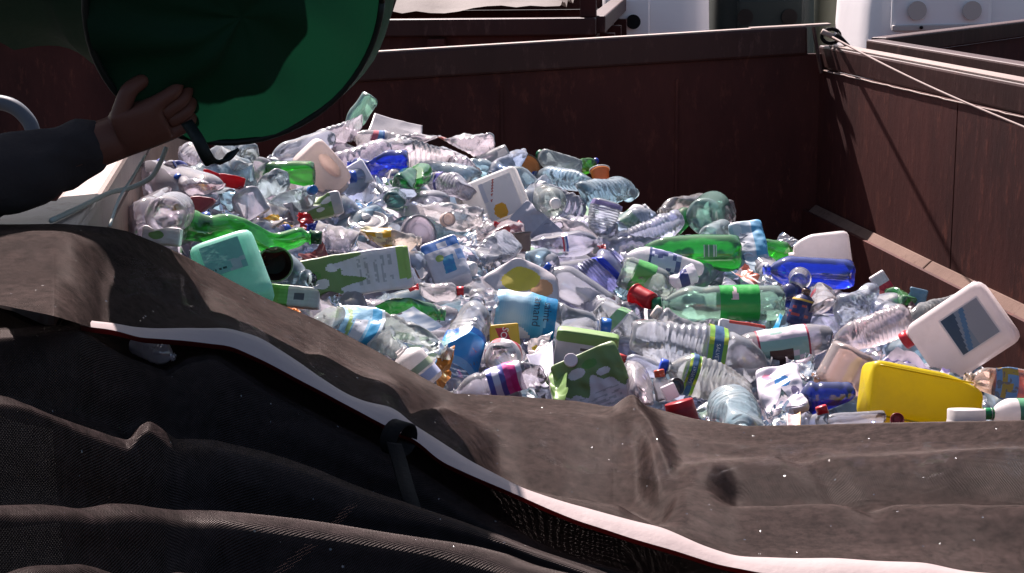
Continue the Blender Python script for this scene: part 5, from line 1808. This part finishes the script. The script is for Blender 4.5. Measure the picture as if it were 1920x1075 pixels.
o.modifiers.new('thickness', 'SOLIDIFY').thickness = .003

# ------------------------------------------------------------------ person reaching over the left wall with a green bag
def skin_obj(name, joints, edges, mat, parent=None, root=0, sub=2, disp=0.0):
    me = bpy.data.meshes.new(name)
    keys = list(joints)
    me.from_pydata([tuple(map(float, joints[k][0])) for k in keys], [(keys.index(a), keys.index(b)) for a, b in edges], [])
    o = bpy.data.objects.new(name, me)
    COL.objects.link(o)
    md = o.modifiers.new('skin', 'SKIN')
    sv = me.skin_vertices[0].data if me.skin_vertices else None
    if sv is None:
        bpy.context.view_layer.objects.active = o
        import bmesh
        bm = bmesh.new()
        bm.from_mesh(me)
        bm.verts.layers.skin.verify()
        bm.to_mesh(me)
        bm.free()
        sv = me.skin_vertices[0].data
    for i, k in enumerate(keys):
        r = joints[k][1]
        sv[i].radius = (r, r) if not hasattr(r, '__len__') else r
        sv[i].use_root = i == root
    md.use_smooth_shade = True
    s = o.modifiers.new('smooth', 'SUBSURF')
    s.levels = s.render_levels = sub
    if disp:
        tx = bpy.data.textures.new(name + '_wrinkles', 'CLOUDS')
        tx.noise_scale = .07
        dm = o.modifiers.new('wrinkles', 'DISPLACE')
        dm.texture = tx
        dm.strength = disp
        dm.mid_level = .5
    me.materials.append(MATS[mat])
    if parent:
        o.parent = parent
    return o


wr_ = pt(222, 258, 1.98)
pm = pt(266, 240, 1.98)
el = pt(-175, 392, 1.90)
J = {'pelvis': ((-1.160, 1.460, 0.950), .13), 'spine': ((-1.150, 1.470, 1.140), .12), 'chest': ((-1.090, 1.510, 1.330), .13), 'neck': ((-1.050, 1.530, 1.480), .055), 'head': ((-1.000, 1.550, 1.600), (.085, .095)), 'crown': ((-0.990, 1.560, 1.700), .07),
     'shA': ((-0.960, 1.690, 1.400), .06), 'elA': (el, .042), 'wrA': (wr_, .03), 'palmA': (pm, (.038, .022)),
     'shB': ((-1.060, 1.330, 1.400), .06), 'elB': ((-0.850, 1.360, 1.500), .042), 'wrB': ((-0.660, 1.540, 1.660), .03), 'palmB': ((-0.600, 1.610, 1.700), (.036, .02)),
     'hipA': ((-1.160, 1.550, 0.900), .085), 'knA': ((-1.130, 1.570, 0.500), .06), 'anA': ((-1.160, 1.570, 0.090), .042), 'toA': ((-1.000, 1.570, 0.045), .036),
     'hipB': ((-1.160, 1.370, 0.900), .085), 'knB': ((-1.130, 1.350, 0.500), .06), 'anB': ((-1.160, 1.350, 0.090), .042), 'toB': ((-1.000, 1.350, 0.045), .036)}
E_ = [('pelvis', 'spine'), ('spine', 'chest'), ('chest', 'neck'), ('neck', 'head'), ('head', 'crown'), ('chest', 'shA'), ('shA', 'elA'), ('elA', 'wrA'), ('wrA', 'palmA'),
      ('chest', 'shB'), ('shB', 'elB'), ('elB', 'wrB'), ('wrB', 'palmB'), ('pelvis', 'hipA'), ('hipA', 'knA'), ('knA', 'anA'), ('anA', 'toA'), ('pelvis', 'hipB'), ('hipB', 'knB'), ('knB', 'anB'), ('anB', 'toB')]
per = thing('person', 'person in a dark grey sleeve reaching in to tip the green bag', 'person', Matrix.Translation((-1.14, 1.46, 0)))
per_inv = Matrix.Translation((1.14, -1.46, 0))


def fingers(tag_, palm, fwd, side, up, curl=1.0):
    """four unequal bent fingers and a thumb from the side of the palm"""
    for k, (ln, off) in enumerate(((.066, .027), (.075, .009), (.070, -.009), (.055, -.026))):
        b = palm + side * off + fwd * .030
        p1 = b + fwd * ln * .45 - up * ln * .10 * curl
        p2 = p1 + fwd * ln * .22 * (1.2 - .5 * curl) - up * ln * .32 * curl
        p3 = p2 - fwd * ln * .12 * curl - up * ln * .26
        for q, (p, r) in enumerate(((b, .0105), (p1, .0095), (p2, .0088), (p3, .0075))):
            J['%sf%d%d' % (tag_, k, q)] = (p, r)
        E_.append((tag_, '%sf%d0' % (tag_, k)))
        for q in range(3):
            E_.append(('%sf%d%d' % (tag_, k, q), '%sf%d%d' % (tag_, k, q + 1)))
    b = palm + side * .036 - fwd * .012
    tp = [(b, .013), (b + side * .018 + fwd * .022 - up * .012, .0115), (b + side * .012 + fwd * .046 - up * .026, .009)]
    for q, (p, r) in enumerate(tp):
        J['%st%d' % (tag_, q)] = (p, r)
    E_.append((tag_, tag_ + 't0'))
    E_.append((tag_ + 't0', tag_ + 't1'))
    E_.append((tag_ + 't1', tag_ + 't2'))


fw = pm - wr_
fw /= np.linalg.norm(fw)
sd = np.array([0, -.55, .83])
sd -= fw * (sd @ fw)
sd /= np.linalg.norm(sd)
up_ = np.cross(sd, fw)
if up_[1] > 0:
    up_ = -up_
fingers('palmA', pm, fw, sd, up_, 1.25)
fB = np.array([.6, .65, .4])
fB /= np.linalg.norm(fB)
sB = np.array([0, -.5, .8])
sB -= fB * (sB @ fB)
sB /= np.linalg.norm(sB)
fingers('palmB', np.array(J['palmB'][0]), fB, sB, np.cross(fB, sB), .8)
o = skin_obj('body', J, E_, 'skin', per)
o.matrix_parent_inverse = per_inv
mid = el * .45 + wr_ * .55
cuff = el * .04 + wr_ * .96
SJ = {k: J[k] for k in ('pelvis', 'spine', 'chest')}
SJ['pelvis'] = ((-1.16, 1.46, .92), .155)
SJ['spine'] = (J['spine'][0], .15)
SJ['chest'] = (J['chest'][0], .155)
SJ['collar'] = ((-1.06, 1.525, 1.45), .075)
SJ['shA'] = (J['shA'][0], .085)
SJ['elA'] = (el, .056)
SJ['midA'] = (mid, .048)
SJ['cuffA'] = (cuff, .034)
SJ['shB'] = (J['shB'][0], .085)
SJ['elB'] = (J['elB'][0], .064)
SJ['cuffB'] = (np.array(J['wrB'][0]) * .95 + np.array(J['elB'][0]) * .05, .045)
o = skin_obj('jacket', SJ, [('pelvis', 'spine'), ('spine', 'chest'), ('chest', 'collar'), ('chest', 'shA'), ('shA', 'elA'), ('elA', 'midA'), ('midA', 'cuffA'), ('chest', 'shB'), ('shB', 'elB'), ('elB', 'cuffB')], 'sleeve_wool', per, sub=3, disp=.03)
o.matrix_parent_inverse = per_inv
TJ = {'pelvis': ((-1.16, 1.46, .94), .145)}
for s in 'AB':
    TJ['hip' + s] = (J['hip' + s][0], .105)
    TJ['kn' + s] = (J['kn' + s][0], .082)
    TJ['an' + s] = (np.array(J['an' + s][0]) + (0, 0, .03), .066)
o = skin_obj('trousers', TJ, [('pelvis', 'hipA'), ('hipA', 'knA'), ('knA', 'anA'), ('pelvis', 'hipB'), ('hipB', 'knB'), ('knB', 'anB')], 'trousers', per, sub=2, disp=.01)
o.matrix_parent_inverse = per_inv
for s in 'AB':
    a, b = np.array(J['an' + s][0]), np.array(J['to' + s][0])
    o = skin_obj('shoe', {'heel': (a + (-.03, 0, -.035), .05), 'mid': ((a + b) / 2 + (0, 0, -.012), .052), 'toe': (b + (.05, 0, 0), .042)}, [('heel', 'mid'), ('mid', 'toe')], 'strap', per)
    o.matrix_parent_inverse = per_inv
h = np.array(J['head'][0])
o = skin_obj('hair', {'back': (h + (-.035, -.01, .02), .092), 'top': (h + (-.012, 0, .085), .09), 'front': (h + (.045, .01, .105), .06)}, [('back', 'top'), ('top', 'front')], 'hair', per, disp=.008)
o.matrix_parent_inverse = per_inv
fx = np.array([.93, .28, 0])
fs = np.array([-.28, .93, 0])
for nme, pp, rr, mt in (('eye', h + fx * .082 + fs * .032 + DZ * .0, .012, 'hem_white'), ('eye', h + fx * .082 - fs * .032, .012, 'hem_white'), ('mouth', h + fx * .078 - DZ * .062, .013, 'hem_red'), ('ear', h + fs * .09 - fx * .01, .02, 'skin'), ('ear', h - fs * .09 - fx * .01, .02, 'skin')):
    mb = MB()
    mb.tube([pp - fx * rr * .6, pp, pp + fx * rr * .5], [rr * .7, rr, rr * .5], 12)
    o = mb.obj(nme, mt, per, True)
    o.matrix_parent_inverse = per_inv
mb = MB()
mb.tube([h + fx * .08 + DZ * .01, h + fx * .108 - DZ * .03, h + fx * .085 - DZ * .036], [.008, .014, .01], 10)
o = mb.obj('nose', 'skin', per, True)
o.matrix_parent_inverse = per_inv

# the green spring bag: hooped cloth drum with its base towards the heap
rings = [(pt(446, 12, 1.949), (.30, -.86, -.40), 0.183, 0.194), (pt(466, -4, 2.017), (.34, -.84, -.40), 0.197, 0.205), (pt(482, -18, 2.102), (.45, -.78, -.42), 0.206, 0.212),
         (pt(440, -75, 2.254), (.66, -.62, -.42), 0.229, 0.212), (pt(300, -120, 2.323), (.85, -.40, -.34), 0.229, 0.204), (pt(120, -150, 2.306), (.94, -.2, -.26), 0.220, 0.204), (pt(-60, -170, 2.221), (.97, .0, -.24), 0.212, 0.204)]
bag = thing('spring_bag', 'dark green hooped cloth bag being tipped over the heap', 'bag')
nb = 64
Vb = []
RG = []
for c, nr, ra, rb in rings:
    z = np.array(nr, float)
    z /= np.linalg.norm(z)
    x = np.cross((0, 0, 1.0), z)
    x /= np.linalg.norm(x)
    y = np.cross(z, x)
    RG.append((np.array(c), x, y, z, ra, rb))


def ringpts(k, s=1.0):
    c, x, y, z, ra, rb = RG[k]
    return [c + s * (ra * math.cos(2 * math.pi * i / nb) * x + rb * math.sin(2 * math.pi * i / nb) * y) for i in range(nb)]


cols_ = [ringpts(k) for k in range(len(RG))]
full = []
for i in range(nb):
    full.append(spline([cols_[k][i] for k in range(len(RG))], 8))
nr_ = len(full[0])
Vb = np.array([full[i][j] for j in range(nr_) for i in range(nb)])
ctr = np.array([np.mean([full[i][j] for i in range(nb)], axis=0) for j in range(nr_)])
rad = Vb - np.repeat(ctr, nb, axis=0)
sag = .035 * np.abs(np.sin(np.arange(nr_) / 8 * math.pi)) * (np.arange(nr_) > 8)
Vb -= rad * np.repeat(sag, nb)[:, None] * 2
Vb += rad * (.018 * snoise(Vb, 91, 3.0, 3))[:, None] * np.repeat(np.clip(np.arange(nr_) / 10, 0, 1), nb)[:, None]
Fb = [(j * nb + i, j * nb + (i + 1) % nb, (j + 1) * nb + (i + 1) % nb, (j + 1) * nb + i) for j in range(16) for i in range(nb)]
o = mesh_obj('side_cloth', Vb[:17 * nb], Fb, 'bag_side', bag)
# the slack half of the drum trails off to the left
Fb = [(j * nb + i, j * nb + (i + 1) % nb, (j + 1) * nb + (i + 1) % nb, (j + 1) * nb + i) for j in range(16, nr_ - 1) for i in range(int(nb * .26), int(nb * .70))]
used = sorted({v for f in Fb for v in f})
ix = {v: k for k, v in enumerate(used)}
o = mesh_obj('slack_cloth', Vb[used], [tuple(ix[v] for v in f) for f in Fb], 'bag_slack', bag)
# base disc, slightly bellied with creases towards the hand
Vd, Fd = [], []
c, x, y, z, ra, rb = RG[0]
nd = 14
for k in range(nd + 1):
    s = k / nd
    for i in range(nb):
        a = 2 * math.pi * i / nb
        cr = .007 * math.sin(a * 11 + s * 3) * math.exp(-((a - 3.7) / 1.1) ** 2) * s * 2 + .006 * math.sin(c[0] * 3 + s * 9 * math.cos(a - .8) + 2 * s * math.sin(a)) * (1 - s ** 4)
        Vd.append(c + s * (ra * math.cos(a) * x + rb * math.sin(a) * y) + z * (.035 * (1 - s * s) + cr + .004 * math.sin(5 * a + 4 * s) * s * (1 - s) * 4))
Fd = [(k * nb + i, k * nb + (i + 1) % nb, (k + 1) * nb + (i + 1) % nb, (k + 1) * nb + i) for k in range(nd) for i in range(nb)]
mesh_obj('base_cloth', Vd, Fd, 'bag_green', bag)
for k in (0, 2):
    mb = MB()
    pts = ringpts(k, 1.004)
    mb.tube(pts + [pts[0]], .0045, 8)
    mb.obj('hoop', 'bag_edge', bag, True)
mb = MB()
P = spline([pt(352, 232, 1.94), pt(372, 262, 1.92), pt(386, 290, 1.92), pt(398, 304, 1.93), pt(420, 300, 1.93), pt(436, 282, 1.94)], 5)
V, F = [], []
for p in P:
    V += [p + np.array([-.007, 0, -.003]), p + np.array([.007, 0, .003])]
F = [(2 * i, 2 * i + 1, 2 * i + 3, 2 * i + 2) for i in range(len(P) - 1)]
o = mesh_obj('carry_strap', V, F, 'bag_edge', bag)
o.modifiers.new('thickness', 'SOLIDIFY').thickness = .004

# cord lying over the left wall, second thin cord, grey hose behind the sleeve
mb = MB()
P = [(312, 276), (300, 306), (282, 334), (246, 352), (205, 362), (160, 384), (96, 414)]
mb.tube(spline([pt(x, y, rdep(x, y) - .05 if x < 260 else 2.2) for x, y in P], 6), .0035, 8)
o = mb.obj('cord', 'rope', smooth=True)
tag(o, 'pale thin cord looping over the left wall rim', 'cord')
mb = MB()
P = [(272, 292), (250, 330), (224, 372), (206, 424)]
mb.tube(spline([pt(x, y, 2.12 - .1 * k) for k, (x, y) in enumerate(P)], 6), .0018, 6)
o = mb.obj('thin_cord', 'rope', smooth=True)
tag(o, 'very thin straight cord running down the inner left wall', 'cord')
mb = MB()
mb.tube(spline([pt(-60, 205, 2.9), pt(-20, 192, 2.9), pt(20, 198, 2.9), pt(48, 220, 2.9), pt(62, 250, 2.9), pt(66, 320, 2.9)], 6), .014, 12)
o = mb.obj('hose', 'hose_grey', smooth=True)
tag(o, 'grey hose arching up behind the dark sleeve', 'hose')
